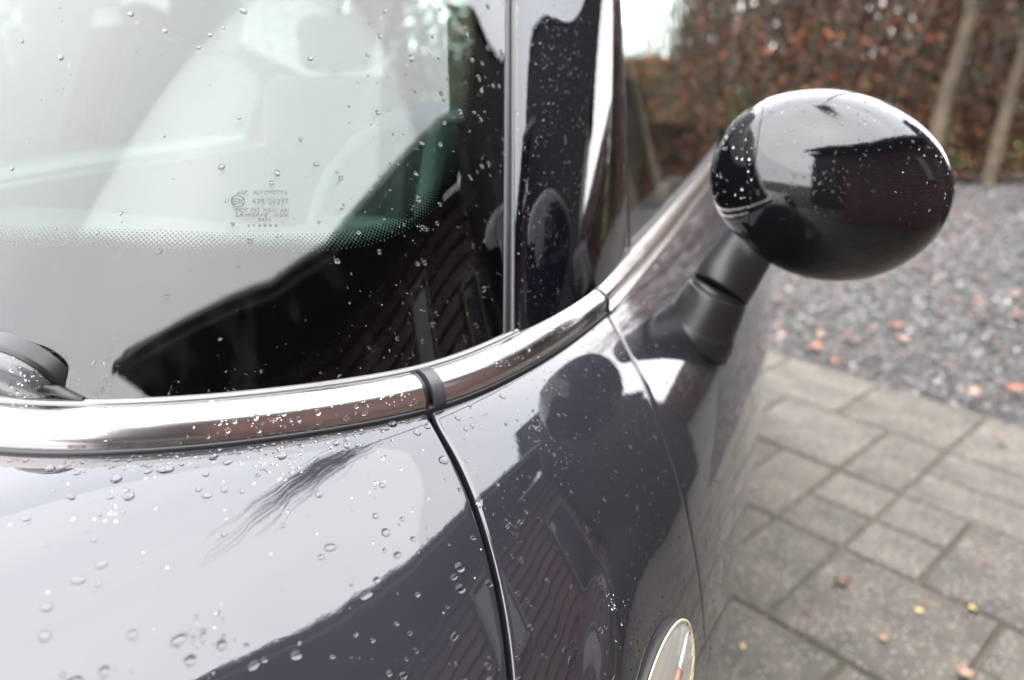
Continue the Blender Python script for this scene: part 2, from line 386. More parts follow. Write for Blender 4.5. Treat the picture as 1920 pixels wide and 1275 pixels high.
quarter = panel('rear_quarter', coons(topQ, [[1.956, 1.62], [2.7, 1.62]], [topQ[0], [1.956, 1.0], [1.956, 1.62]], [topQ[-1], [2.7, 1.0], [2.7, 1.62]], 40, 40), car, 'LT', .002); twin(quarter)
# dark inner structure seen through the shut lines
ug, tg_ = np.meshgrid(np.linspace(-.5, 2.65, 120), np.linspace(.45, 1.5, 60), indexing='ij')
CR_ = CREASE; CREASE = None; ip = S0(ug, tg_); nn_ = nrm(S0, ug, tg_); nn_ *= np.sign((nn_*np.array([0, .6, .8])).sum(-1, keepdims=True)); ip = ip - nn_*.022
ci = CDat(np.linspace(0, CT, 400)); keep = []
def inside_glass(u, tau):  # domain point is on the cabin side of the trim line
    uu = np.interp(tau, ci[:, 1], ci[:, 0]) if tau < .68 else 9
    return u > uu + .02
fs = [q for q in gridfaces(120, 60) if not inside_glass(ug.ravel()[q[0]], tg_.ravel()[q[0]])]
vv = ip.reshape(-1, 3); vm = vv.copy(); vm[:, 1] = 2*CV - vm[:, 1]; k = len(vv)
mesh('inner_panel', LOC(np.vstack([vv, vm])), fs + [tuple(i + k for i in q) for q in fs], M['paint_in'], car)
CREASE = CR_
# nose, tail, underside
mb = MB(); e = S0(np.full(40, -.55), np.linspace(0, 1.6, 40)); e = np.vstack([e, np.c_[e[::-1, 0], 2*CV - e[::-1, 1], e[::-1, 2]]])
nose = np.stack([e, e*np.array([1, .97, .85]) + np.array([-.08, CV*.03, .04]), e*np.array([1, .9, .35]) + np.array([-.14, CV*.1, .12])]); mb.grid(nose)
mb.build('front_bumper', M['paint'], car).data.transform(Matrix.Identity(4))
bo = bpy.data.objects['front_bumper']; vs = np.array([v.co[:] for v in bo.data.vertices]); bo.data.vertices.foreach_set('co', LOC(vs).ravel())
e = S0(np.full(30, 2.7), np.linspace(.55, 1.6, 30)); e = np.vstack([e, np.c_[e[::-1, 0], 2*CV - e[::-1, 1], e[::-1, 2]]])
mesh('tailgate', LOC(np.vstack([e, [[2.78, CV, .7]]])), [(i, i + 1, 60) for i in range(59)] + [(59, 0, 60)], M['paint'], car)
MB().box((0, 0, .30), (1.5, 3.1, .05)).build('underbody', M['paint_in'], car, False)

# ---- trim strips swept along the windscreen base and beltline
def sweep(t0, t1, prof, n=160):
    t = np.linspace(t0, t1, n); c = Cat(t); I = Iat(t); Z = np.array([0, 0, 1.])
    return np.stack([c + I*a + Z*b for a, b in prof], 1)
def arc(c, ra, rb, a0, a1, n): return [(c[0] + ra*math.cos(R(q)), c[1] + rb*math.sin(R(q))) for q in np.linspace(a0, a1, n)]
P_MAIN = arc((.0155, .0075), .0185, .0185, 188, 78, 26) + [(.021, .0262)]
P_MAIN = [(-.0018, .0020), (-.0030, .0035)] + P_MAIN
def strip(name, t0, t1, prof, m, parent, ends=True, n=160, mirrored=False):
    P = sweep(t0, t1, prof, n); mb = MB(); mb.grid(P)
    if ends:
        k = P.shape[1]
        for row in (P[0], P[-1]):
            o = len(mb.v); mb.v += [tuple(p) for p in row]; cen = row.mean(0) ; mb.v.append(tuple(cen)); mb.f += [(o + i, o + i + 1, o + k) for i in range(k - 1)]
    v = np.array(mb.v); f = list(mb.f)
    if mirrored:
        v2 = v.copy(); v2[:, 1] = 2*CV - v2[:, 1]; k = len(v); v = np.vstack([v, v2]); f += [tuple(i + k for i in q) for q in f]
    ob = mesh(name, LOC(v), f, m, parent); return ob
strip('scuttle_trim', 0, T_J1, P_MAIN, M['chrome'], car, False, mirrored=True)
strip('corner_trim', T_J2, T_J3 - .002, P_MAIN, M['chrome'], car, False)
P_SIDE = arc((.0145, .013), .013, .0125, 200, 80, 20) + [(.020, .0250)]
P_SIDE = [(-.0055, -.0005), (-.0062, .0012), (-.0050, .0032), (-.0025, .0040), (.0005, .0050), (.0012, .0075)] + P_SIDE
strip('beltline_trim', T_J3 + .0015, CT - .05, P_SIDE, M['chrome'], car, False, 260); twin(bpy.data.objects['beltline_trim'])
# grey end plate of the corner piece, rubber filling the joint
P_CAP = [(.0155 + (a - .0155)*1.06, .0085 + (b - .0085)*1.06) for a, b in P_MAIN] + [(.024, -.004), (.002, -.006)]
strip('trim_end_cap', T_J2 - .0105, T_J2 + .0006, P_CAP, M['cap'], car, True, 4)
strip('trim_end_cap', T_J1 - .0008, T_J1 + .0008, P_CAP, M['rubber'], car, True, 4)
P_IN = [(.0155 + (a - .0155)*.8, .006 + (b - .006)*.8) for a, b in P_MAIN] + [(.03, -.008), (.002, -.008)]
strip('joint_rubber', T_J1, T_J2, P_IN, M['rubber'], car, True, 8)
strip('joint_rubber', T_J3 - .003, T_J3 + .003, P_CAP, M['rubber'], car, True, 8)
# black gasket under the strips and pale wet seal above them
P_GAS = arc((.004, .0005), .0082, .0042, 180, 60, 10) + [(.012, .004)]
P_GAS = [(-.0042, -.006)] + P_GAS
strip('lower_gasket', 0, CT - .05, P_GAS, M['rubber'], car, False, 360, mirrored=True)
P_SEAL = [(.0195, .0240)] + arc((.0235, .0252), .0042, .0030, 175, 20, 9) + [(.0300, .0225)]
strip('glass_seal', 0, T_W + .13, P_SEAL, M['wetrubber'], car, False, 320, mirrored=True)
strip('glass_seal', T_W + .13, CT - .06, [(.0195, .024), (.021, .0295), (.0255, .031), (.03, .026)], M['rubber'], car, False, 200); twin(bpy.data.objects['glass_seal.001'])
strip('scuttle', 0, CT - .05, [(.018, .020), (.02, -.02), (.06, -.06)], M['rubber'], car, False, 200, mirrored=True)

# ---- windscreen, pillar cover, side windows
def gsheet(name, ta, tb, ha, hb, n, m_, material, off=0., bulge=0., parent=car, mirrored=True, fn=None, both=True):
    t, h = np.meshgrid(np.linspace(ta, tb, n), np.linspace(ha, hb, m_), indexing='ij')
    P = Gs(t, h); e = 2e-3; d1 = Gs(t + e, h) - Gs(t - e, h); d2 = Gs(t, h + e) - Gs(t, h - e); N_ = np.cross(d1, d2); N_ /= np.linalg.norm(N_, axis=-1)[..., None]
    N_ *= np.sign((N_*np.array([-.6, .8, .1])).sum(-1, keepdims=True) + 1e-9)
    x = (t - ta)/(tb - ta); o_ = off + bulge*np.sqrt(np.clip(4*x*(1 - x), 0, 1)); P = P + N_*o_[..., None]
    mb = MB(); mb.grid(P); v = np.array(mb.v); f = list(mb.f)
    if mirrored:
        v2 = v.copy(); v2[:, 1] = 2*CV - v2[:, 1]; k = len(v); v = np.vstack([v, v2]); f += [tuple(i + k for i in q)[::-1] for q in f]
    return fixn(mesh(name, LOC(v), f, material, parent))
HT = .43
windscreen = gsheet('windscreen', 0, T_W - .004, -.012, HT, 200, 60, M['glass'])
# ceramic border: printed edge traced on the glass
fr_in = onG([(0, 455), (160, 458), (320, 464), (480, 470), (600, 470), (690, 460), (760, 434), (815, 395), (855, 340), (878, 270), (888, 190), (893, 110), (898, 30)])
fr_in = np.vstack([[[0, fr_in[0][1] + .006]], fr_in, [[fr_in[-1][0] + .002, HT]]]); fr_s = smooth_poly(fr_in, 240, 6)
TE = T_W - .004
def onb(s_): return fr_s[np.clip(np.round(s_*239).astype(int), 0, 239)]
# outer boundary matched along: bottom edge then right edge
kk = np.argmin(np.abs((fr_s[:, 0] - TE*.93)) + np.abs(fr_s[:, 1] - .1)); outb = []
for i, (t, h) in enumerate(fr_s):
    if i <= kk: outb.append((t*(TE/fr_s[kk, 0]), -.012 + 0*h))
    else: outb.append((TE, -.012 + (h - fr_s[kk, 1])*(HT + .012)/(HT - fr_s[kk, 1])))
outb = smooth_poly(outb, 240, 0); outb = np.array(outb)
def gpt(D, off):
    t, h = D[..., 0], D[..., 1]; P = Gs(t, h); e = 2e-3; d1 = Gs(t + e, h) - Gs(t - e, h); d2 = Gs(t, h + e) - Gs(t, h - e); N_ = np.cross(d1, d2); N_ /= np.linalg.norm(N_, axis=-1)[..., None]
    N_ *= np.sign((N_*np.array([-.6, .8, .1])).sum(-1, keepdims=True)); return P + N_*off
lam = np.linspace(0, 1, 24)[:, None, None]; Dm = fr_s[None]*(1 - lam) + outb[None]*lam
Pf = gpt(Dm, -.0022); v = Pf.reshape(-1, 3); v2 = v.copy(); v2[:, 1] = 2*CV - v2[:, 1]; f = gridfaces(24, 240); k = len(v)
mesh('printed_border', LOC(np.vstack([v, v2])), f + [tuple(i + k for i in q) for q in f], M['frit'], windscreen); fixn(bpy.data.objects['printed_border'])
# dot rows fading out above the border
mb = MB(); dd = np.r_[0, np.cumsum(np.linalg.norm(np.diff(gpt(fr_s, 0), axis=0), axis=1))]; rows = 8
for r_ in range(rows):
    pitch = .0037; nn = int(dd[-1]/pitch); rad = .00158 - .00014*r_
    for i in range(nn):
        s_ = (i + .5*(r_ % 2))*pitch; q = np.array([np.interp(s_, dd, fr_s[:, 0]), np.interp(s_, dd, fr_s[:, 1])]); q2 = np.array([np.interp(s_ + .002, dd, fr_s[:, 0]), np.interp(s_ + .002, dd, fr_s[:, 1])])
        tg1 = gpt(q2, 0) - gpt(q, 0)
        if q[0] < .12: continue
        # step away from the border within the parameter plane
        J = np.stack([(gpt(q + [1e-3, 0], 0) - gpt(q, 0))/1e-3, (gpt(q + [0, 1e-3], 0) - gpt(q, 0))/1e-3], 1)
        tg1 /= np.linalg.norm(tg1) + 1e-9; nl = np.cross(J[:, 0], J[:, 1]); nl /= np.linalg.norm(nl); inw = np.cross(nl, tg1)
        if inw[2] < 0 and q[0] < .55: inw = -inw
        if q[0] >= .55 and inw @ np.array([-.3, -1, .5]) < 0: inw = -inw
        c = q + np.linalg.lstsq(J, inw*(.0004 + r_*.00185 + .0006), rcond=None)[0]
        pc = gpt(c, -.0022)
        ring = [pc + rad*(math.cos(a)*tg1 + math.sin(a)*inw) for a in np.linspace(0, 2*math.pi, 8, endpoint=False)]
        mb.add(ring, [tuple(range(8))])
tag(mesh('printed_dots', LOC(np.array(mb.v)), mb.f, M['frit'], windscreen, False), kind='stuff')
inner = gsheet('inner_glass', 0, TE, -.012, HT, 120, 40, M['inner_glass'], off=-.005)
# pillar cover with the fine bright bead along the windscreen
pil = gsheet('pillar_cover', T_W + .008, T_P, -.012, HT, 70, 60, M['gloss'], off=.002, bulge=.010, mirrored=False); twin(pil)
def gtube(name, ta, tb, h0, h1, prof, m_, parent=car, n=60, mirrored=False):
    h = np.linspace(h0, h1, n); t = np.interp(h, [h0, h1], [ta, tb]); P = Gs(t, h); e = 2e-3
    d1 = Gs(t + e, h) - Gs(t - e, h); d1 /= np.linalg.norm(d1, axis=-1)[:, None]; d2 = Gs(t, h + e) - Gs(t, h - e); N_ = np.cross(d1, d2); N_ /= np.linalg.norm(N_, axis=-1)[:, None]
    N_ *= np.sign((N_*np.array([-.6, .8, .1])).sum(-1, keepdims=True))
    Q = np.stack([P + d1*a + N_*b for a, b in prof], 1); mb = MB(); mb.grid(Q); v = np.array(mb.v); f = list(mb.f)
    if mirrored: v2 = v.copy(); v2[:, 1] = 2*CV - v2[:, 1]; k = len(v); v = np.vstack([v, v2]); f += [tuple(i + k for i in q) for q in f]
    o = fixn(mesh(name, LOC(v), f, m_, parent)); twin(o); return o
gtube('screen_edge_seal', T_W - .004, T_W - .004, -.005, HT, arc((0, -.003), .0055, .0050, 180, 0, 10), M['rubber'])
gtube('pillar_bead', T_W + .0042, T_W + .0042, -.005, HT, [(-.0024, -.004)] + arc((0, .0022), .0022, .0016, 180, 0, 8) + [(.0024, -.004)], M['cap'])
t_b = float(np.interp(2.25, Cp[:, 0], Ct))
side = gsheet('side_window', T_P + .012, t_b, -.012, HT, 80, 30, M['sideglass'], off=-.002, mirrored=False); twin(side)
gtube('window_edge_seal', T_P + .005, T_P + .005, -.01, HT, arc((0, -.002), .006, .007, 180, 0, 10), M['rubber'])
bp = gsheet('door_pillar', t_b + .002, t_b + .07, -.012, HT, 8, 24, M['gloss'], off=.003, mirrored=False); twin(bp)
rq = gsheet('rear_side_window', t_b + .074, CT - .08, -.012, HT, 30, 24, M['sideglass'], off=-.002, mirrored=False); twin(rq)
# roof
tt = np.linspace(0, CT - .02, 160); e = Gs(tt, np.full(160, HT)); lay = []
for q, up in ((0, 0), (.05, .012), (.15, .025), (.5, .045), (1, .055)):
    a = e.copy(); a[:, 1] = CV + (a[:, 1] - CV)*(1 - q); a[:, 0] = a[:, 0] + (1.6 - a[:, 0])*q*.9*(np.linspace(1, 0, 160)**.5); a[:, 2] += up; lay.append(a)
v = np.concatenate(lay); v2 = v.copy(); v2[:, 1] = 2*CV - v2[:, 1]; f = gridfaces(5, 160); k = len(v)
fixn(mesh('roof', LOC(np.vstack([v, v2])), f + [tuple(i + k for i in q) for q in f], M['paint'], car))

# ---- cabin
def carbox(name, c, d, m_, parent=car, bev=.02, rot=None):
    mb = MB(); mb.box((c[1] - CV, c[0] - CU, c[2]), (d[1], d[0], d[2]), rot); o = mb.build(name, m_, parent)
    bv = o.modifiers.new('b', 'BEVEL'); bv.width = bev; bv.segments = 4; bv.limit_method = 'NONE'; return o
carbox('dashboard', (.86, CV, .86), (.42, 1.36, .2), M['dash'], bev=.07)
carbox('instrument_hood', (.82, -.5, .955), (.2, .34, .09), M['dash'], bev=.04)
for v_ in (-.5, -1.18):
    carbox('seat', (1.55, v_ - .03, .62), (.5, .46, .2), M['seat'], bev=.06)
    carbox('seat_backrest', (1.86, v_ - .05, .90), (.16, .42, .56), M['seat'], bev=.06, rot=Matrix.Rotation(R(-12), 3, 'X'))
    carbox('headrest', (1.93, v_ - .05, 1.26), (.11, .22, .15), M['seat'], bev=.045)
carbox('cabin_floor', (1.5, CV, .42), (2.2, 1.4, .04), M['dash'])
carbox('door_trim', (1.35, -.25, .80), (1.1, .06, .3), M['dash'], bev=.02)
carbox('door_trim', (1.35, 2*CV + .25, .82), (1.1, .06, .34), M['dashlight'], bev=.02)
mb = MB(); c0 = np.array([.93, -.5, 1.01]); ax = np.array([-.35, 0, .937]); b1 = np.array([0, 1, 0.]); b2 = np.cross(ax, b1)
pts = [c0 + .185*(math.cos(a)*b1 + math.sin(a)*b2) for a in np.linspace(0, 2*math.pi, 49)]
c0 = np.array([.98, -.5, .98]); ax = np.array([-.9, 0, .43]); b2 = np.cross(ax, b1)
pts = [c0 + .185*(math.cos(a)*b1 + math.sin(a)*b2) for a in np.linspace(0, 2*math.pi, 49)]
mb.tube(pts, .014, 10, False)
for a in (0, math.pi, -math.pi/2): mb.tube([c0, c0 + .18*(math.cos(a)*b1 + math.sin(a)*b2)], .016, 8)
mesh('steering_wheel', LOC(np.array(mb.v)), mb.f, M['dash'], car)

# ---- door mirror: cap, inner housing, rim, glass, stalk
def plane_u(px, py, u0):
    a = (px - 960)/FPX; b = -(py - 637.5)/FPX
    d = np.array([a, math.cos(PITCH) + b*math.sin(PITCH), -math.sin(PITCH) + b*math.cos(PITCH)])
    du = d[0]*SN + d[1]*CS; dv = d[0]*CS - d[1]*SN; k = u0/du; return np.array([u0, k*dv, CAM_H + k*d[2]])
U0 = .87
outl = np.array([plane_u(x, y, U0) for x, y in [(1330, 350), (1336, 300), (1352, 255), (1385, 214), (1440, 183), (1510, 167), (1590, 170), (1670, 195), (1735, 240), (1776, 292), (1791, 345), (1779, 402), (1744, 452), (1690, 492), (1625, 516), (1555, 521), (1490, 509), (1440, 484), (1392, 446), (1350, 400)]])
cen_v = outl[:, 1].mean(); cen_z = outl[:, 2].mean()
ang = np.unwrap(np.arctan2(outl[:, 2] - cen_z, outl[:, 1] - cen_v)); rr = np.hypot(outl[:, 1] - cen_v, outl[:, 2] - cen_z)
ordr = np.argsort(ang % (2*math.pi)); aa = (ang % (2*math.pi))[ordr]; ra_ = rr[ordr]
aa3 = np.r_[aa - 2*math.pi, aa, aa + 2*math.pi]; rr3 = np.r_[ra_, ra_, ra_]
dense = np.linspace(0, 2*math.pi, 361)[:-1]; rad = np.interp(dense, aa3, rr3)
kern = np.hanning(41); kern /= kern.sum(); rad = np.convolve(np.r_[rad[-20:], rad, rad[:20]], kern, 'valid')
def orad(a): return np.interp(a % (2*math.pi), np.r_[dense, 2*math.pi], np.r_[rad, rad[0]])
MD = .09
def shell(a, f, grow=1.0):
    """a: polar angle of the outline, f 0 at the rim .. 1 at the nose"""
    r = orad(a)*np.cos(f*math.pi/2)**.92*grow
    return np.stack([U0 - (MD*grow)*np.sin(f*math.pi/2)**.95 + .02*(np.cos(a)*r)/.12*0, cen_v + np.cos(a)*r, cen_z + np.sin(a)*r], -1)
vcut = plane_u(1418, 300, U0 - .05)[1]
def cutshell(name, side, m_, grow):
    A_, F_ = np.meshgrid(np.linspace(0, 2*math.pi, 181)[:-1], np.linspace(0, 1, 50), indexing='ij')
    import bmesh
    P = shell(A_, F_, grow); mb = MB(); mb.grid(np.vstack([P, P[:1]]))
    me = bpy.data.meshes.new(name); me.from_pydata([tuple(p) for p in LOC(np.array(mb.v))], [], mb.f)
    bm = bmesh.new(); bm.from_mesh(me); bmesh.ops.remove_doubles(bm, verts=bm.verts, dist=1e-5)
    g = .0004*side
    bmesh.ops.bisect_plane(bm, geom=bm.verts[:] + bm.edges[:] + bm.faces[:], plane_co=(vcut + g - CV, 0, 0), plane_no=(side, 0, 0), clear_inner=True)
    be = [e for e in bm.edges if e.is_boundary and all(abs(v.co.x - (vcut + g - CV)) < 1e-5 for v in e.verts)]
    ex = bmesh.ops.extrude_edge_only(bm, edges=be); nv = [v for v in ex['geom'] if isinstance(v, bmesh.types.BMVert)]
    c = Vector((vcut + g - CV, U0 - CU, cen_z))
    for v in nv: v.co += (c - v.co).normalized()*.006
    bmesh.ops.recalc_face_normals(bm, faces=bm.faces); bm.to_mesh(me); bm.free()
    ob_ = link(name, me, m_); es = ob_.modifiers.new('s', 'EDGE_SPLIT'); es.split_angle = R(38); return ob_
mir = cutshell('door_mirror', 1, M['mirror'], 1.0); mir.parent = car
cap2 = cutshell('inner_housing', -1, M['mirror'], .994); cap2.parent = mir
A_ = np.linspace(0, 2*math.pi, 120, endpoint=False)
rim = np.stack([shell(A_, np.zeros(120), 1.0), shell(A_, np.zeros(120), .995) + np.array([.012, 0, 0]), shell(A_, np.zeros(120), .93) + np.array([.022, 0, 0]), shell(A_, np.zeros(120), .90) + np.array([.012, 0, 0])], 0)
mb = MB(); mb.grid(rim, True); mesh('rim', LOC(np.array(mb.v)), mb.f, M['plastic'], mir)
g = shell(A_, np.zeros(120), .90) + np.array([.014, 0, 0]); mesh('mirror_glass', LOC(g), [tuple(range(120))], mat('mirror glass', (.9, .9, .9), .02, 1.0), mir, False)
inr = np.stack([shell(A_, np.full(120, f), .97) for f in (0, .3, .6, .85, .97)], 0); mb = MB(); mb.grid(inr, True); mesh('inner_shell', LOC(np.array(mb.v)), mb.f, M['rubber'], mir)
def pxd(px, py, dep):
    a = (px - 960)/FPX; b = -(py - 637.5)/FPX
    d = np.array([a, math.cos(PITCH) + b*math.sin(PITCH), -math.sin(PITCH) + b*math.cos(PITCH)])*dep
    return np.array([d[0]*SN + d[1]*CS, d[0]*CS - d[1]*SN, CAM_H + d[2]])
sb = onS([(1300, 618)])[0]; SB = S0(sb[0], sb[1]); dep0 = float(project(SB)[2])
a0 = pxd(1308, 622, dep0 + .015); a1 = pxd(1347, 545, dep0 - .008); a2 = pxd(1412, 448, dep0 - .01)
ax1 = a1 - a0; ax2 = a2 - a1
def stalk(name, pts, rads, m_, sq=.86, n=40):
    rings = []; ax = (pts[-1] - pts[0]); ax /= np.linalg.norm(ax); up = np.array([-.95, .1, .25]); s1 = np.cross(ax, up); s1 /= np.linalg.norm(s1); s2 = np.cross(ax, s1)
    for p, r in zip(pts, rads): rings.append([p + r*(math.cos(q)*s1 + sq*math.sin(q)*s2) for q in np.linspace(0, 2*math.pi, n, endpoint=False)])
    P = np.array(rings); mb = MB(); mb.grid(P, True); k = len(pts); mb.f.append(tuple(range(n))); mb.f.append(tuple((k - 1)*n + i for i in range(n))[::-1])
    return fixn(mesh(name, LOC(np.array(mb.v)), mb.f, m_, mir))
def lerp(a, b, t): return a + (b - a)*t
stalk('mirror_foot', [lerp(a0, a1, q) for q in (-.35, -.1, .05, .13, .16, .22, .5, .8, .93, .965, .975)], [.0505, .050, .0488, .0480, .0462, .0452, .0432, .0405, .0390, .0378, .034], M['plastic'])
stalk('pivot_ring', [lerp(a0, a1, .9), lerp(a0, a1, 1.08)], [.0345, .0345], M['rubber'])
stalk('mirror_arm', [lerp(a1, a2, q) for q in (.025, .032, .06, .3, .6, 1.0, 1.25)], [.034, .0378, .0388, .0385, .0362, .0345, .034], M['plastic'])
# flat foot pad on the door
sp = onS([(1300, 612)])[0]; nP = nrm(S0, sp[0], sp[1]); nP = nP*np.sign(nP @ np.array([0, .6, .8]))

# ---- side repeater lamp on the wing
lc = onS([(1234, 1318)])[0]; LP = S(lc[0], lc[1]); ln = nrm(S0, lc[0], lc[1]); ln *= np.sign(ln @ np.array([0, .6, .8]))
_lt = onS([(1284, 1166)])[0]; lt = S(_lt[0], _lt[1]) - LP; LLEN = np.linalg.norm(lt); lt -= (lt @ ln)*ln; lt /= np.linalg.norm(lt); lb = np.cross(ln, lt)
def lamp_ring(sx, sy, h, n=64): return np.array([LP + ln*h + lt*(math.cos(q)*sx) + lb*(math.sin(q)*sy) for q in np.linspace(0, 2*math.pi, n, endpoint=False)])
LX, LY = float(LLEN)/1.10, .035
def lampmesh(name, rings, m_, par, capf=True):
    mb = MB(); mb.grid(np.array(rings), True); k = len(rings); n = len(rings[0])
    if capf: mb.f.append(tuple((k - 1)*n + i for i in range(n)))
    return fixn(mesh(name, LOC(np.array(mb.v)), mb.f, m_, par))
lamp = lampmesh('side_lamp', [lamp_ring(LX*1.08, LY*1.12, -.006), lamp_ring(LX*1.08, LY*1.12, .002), lamp_ring(LX*1.07, LY*1.10, .0055), lamp_ring(LX*1.04, LY*1.06, .0060), lamp_ring(LX*1.0, LY, .002)], M['lens_dark'], car, False)
lampmesh('sealing_lip', [lamp_ring(LX*1.04, LY*1.06, .0030), lamp_ring(LX*1.03, LY*1.05, .0070), lamp_ring(LX*1.0, LY*1.0, .0072), lamp_ring(LX*.99, LY*.99, .003)], M['cream'], lamp, False)
rr_ = np.array([lamp_ring(LX*.98*q, LY*.98*q, .0035 + .003*(1 - q), 240) for q in (1, .9, .75, .6, .45, .3, .15, .04)]); rr_ += ln*(.0011*np.sin(((rr_ - LP) @ lb)/LY*math.pi*8))[..., None]
lampmesh('reflector', rr_, M['silver'], lamp)
# ribbed clear dome
rg = []
for f in np.linspace(0, 1, 22):
    r = math.cos(f*math.pi/2*.98); h = .0068 + .0080*math.sin(f*math.pi/2)
    ring = lamp_ring(LX*.995*r, LY*.995*r, h, 360)
    rg.append(ring)
rg = np.array(rg); loc_ = (rg - LP) @ lb; rg += ln*(.0008*np.sin(loc_/LY*math.pi*11))[..., None]
lensm = bpy.data.materials.new('clear ribbed lens'); lensm.use_nodes = True; T = lensm.node_tree; T.nodes.clear()
g_ = T.nodes.new('ShaderNodeBsdfGlass'); g_.inputs['IOR'].default_value = 1.15; g_.inputs['Roughness'].default_value = .06; o_ = T.nodes.new('ShaderNodeOutputMaterial'); T.links.new(g_.outputs[0], o_.inputs[0])
lampmesh('lens', rg, lensm, lamp)
blb = [LP + ln*.004 + ln*.0035*math.sin(f) for f in (0,)]
mb = MB(); mb.tube([LP + lt*.014 + ln*.0065, LP + lt*.036 + ln*.0065], .0035, 10); mesh('bulb', LOC(np.array(mb.v)), mb.f, M['amber'], lamp)

# ---- wiper spindle cover and blade at the foot of the screen
wc = Gs(.30, .0) ; wt = onG([(-8, 748)])[0]; WP = Gs(wt[0], -.004)
e1 = np.array([0, 1., 0]); zz = np.array([-.35, 0, 1.]); zz /= np.linalg.norm(zz); oo = np.array([-1, 0, -.35]); oo /= np.linalg.norm(oo)
WR = .038; rows_ = []
for f in np.linspace(0, 1, 16):
    r = WR*math.cos(f*math.pi/2)**.7; rows_.append([WP + oo*(-.020 + .014*math.sin(f*math.pi/2)) + e1*(r*1.05*math.cos(q)) + zz*(r*.86*math.sin(q)) for q in np.linspace(0, 2*math.pi, 60, endpoint=False)])
M['wetplastic'] = mat('wet grey plastic', (.05, .052, .058), .3, 0, .5); add_bump(M['wetplastic'], 500, .5, .0008, 3)
mb = MB(); mb.grid(np.array(rows_), True); wip = mesh('wiper_cover', LOC(np.array(mb.v)), mb.f, M['wetplastic'], car)
mb = MB(); rb_ = [[WP + oo*q_ + e1*(1.08*WR*1.05*math.cos(q)) + zz*(1.12*WR*.86*math.sin(q)) for q in np.linspace(0, 2*math.pi, 60, endpoint=False)] for q_ in (-.034, -.024, -.021)]
mb.grid(np.array(rb_), True); mb.f.append(tuple(120 + i for i in range(60))); mesh('cover_rim', LOC(np.array(mb.v)), mb.f, M['rubber'], wip)
w1 = gpt(onG([(70, 728)]), .004)[0]; w2 = gpt(onG([(158, 750)]), .002)[0]
mb = MB(); mb.tube([w1, lerp(w1, w2, .5) + np.array([0, 0, .002]), w2], [.005, .004, .002], 8); mesh('wiper_arm', LOC(np.array(mb.v)), mb.f, M['rubber'], wip)

# ---- etched lettering on the windscreen
org = onG([(540, 478)])[0]
def gframe(t, h):
    e = 2e-3; p = Gs(t, h); dx = Gs(t + e, h) - Gs(t - e, h); dx /= np.linalg.norm(dx); dy = Gs(t, h + e) - Gs(t, h - e); dy -= (dy @ dx)*dx; dy /= np.linalg.norm(dy); n = np.cross(dx, dy)
    if n @ np.array([-1, 0, .5]) < 0: n = -n
    return p, dx, dy, n
def etched(txt, px, py, wpx, hpx, sp=1.0):
    """one line of print, left-bottom corner at the picture point, sized in metres from two surface points"""
    q0 = onG([(px, py)])[0]; q1 = onG([(px + wpx, py)])[0]; q2 = onG([(px, py - hpx)])[0]
    P0 = Gs(*q0); P1 = Gs(*q1); P2 = Gs(*q2)
    cu = bpy.data.curves.new('t', 'FONT'); cu.body = txt; cu.space_character = sp; cu.resolution_u = 3; cu.offset = .0
    ob = bpy.data.objects.new('t', cu); COL.objects.link(ob); dg = bpy.context.evaluated_depsgraph_get(); me = bpy.data.meshes.new_from_object(ob.evaluated_get(dg))
    bpy.data.objects.remove(ob); v = np.array([x.co[:] for x in me.vertices]); mn = v.min(0); mxx = v.max(0)
    x = (v[:, 0] - mn[0])/(mxx[0] - mn[0]); y = (v[:, 1] - mn[1])/(mxx[1] - mn[1]); _, dx, dy, n = gframe(*q0)
    P = P0 + x[:, None]*(P1 - P0) + y[:, None]*(P2 - P0); off = gpt(np.array(q0)[None] + (np.array(q1) - np.array(q0))*x[:, None] + (np.array(q2) - np.array(q0))*y[:, None], .0004)
    me.vertices.foreach_set('co', LOC(off).ravel()); me.materials.clear(); me.update()
    return link('etched_text', me, M['print'], windscreen, False)
etched('AGC   AUTOMOTIVE', 444, 365, 95, 8, 1.05); etched('43R-00397', 472, 382, 69, 9); etched('DOT-765  M342  AS1', 442, 398, 99, 7)
etched('LAMISAFE', 442, 406, 60, 7); etched('20K', 523, 407, 19, 7); etched('2474', 484, 415.5, 24, 7); etched('9', 432, 426, 8, 9)
etched('E', 434, 383, 11, 11); etched('20', 445, 382, 14, 9); etched('//', 420, 382, 10, 9)
mb = MB(); qc = onG([(445.5, 377)])[0]; p, dx, dy, n = gframe(*qc); sc_ = np.linalg.norm(Gs(*onG([(459, 377)])[0]) - p); sy_ = np.linalg.norm(Gs(*onG([(445.5, 365.5)])[0]) - p)
cring = np.array([[p + n*.0004 + dx*math.cos(a)*sc_*k + dy*math.sin(a)*sy_*k for k in (1, .90)] for a in np.linspace(0, 2*math.pi, 41)]); mb.grid(cring)
for i in range(6):
    qd = onG([(466 + i*10.3, 423)])[0]; pd_, dx, dy, n = gframe(*qd); k = len(mb.v); mb.add([pd_ + n*.0004 + .0009*(math.cos(a)*dx + math.sin(a)*dy) for a in np.linspace(0, 2*math.pi, 8, endpoint=False)], [tuple(range(8))])
mesh('etched_marks', LOC(np.array(mb.v)), mb.f, M['print'], windscreen, False)['kind'] = 'stuff'

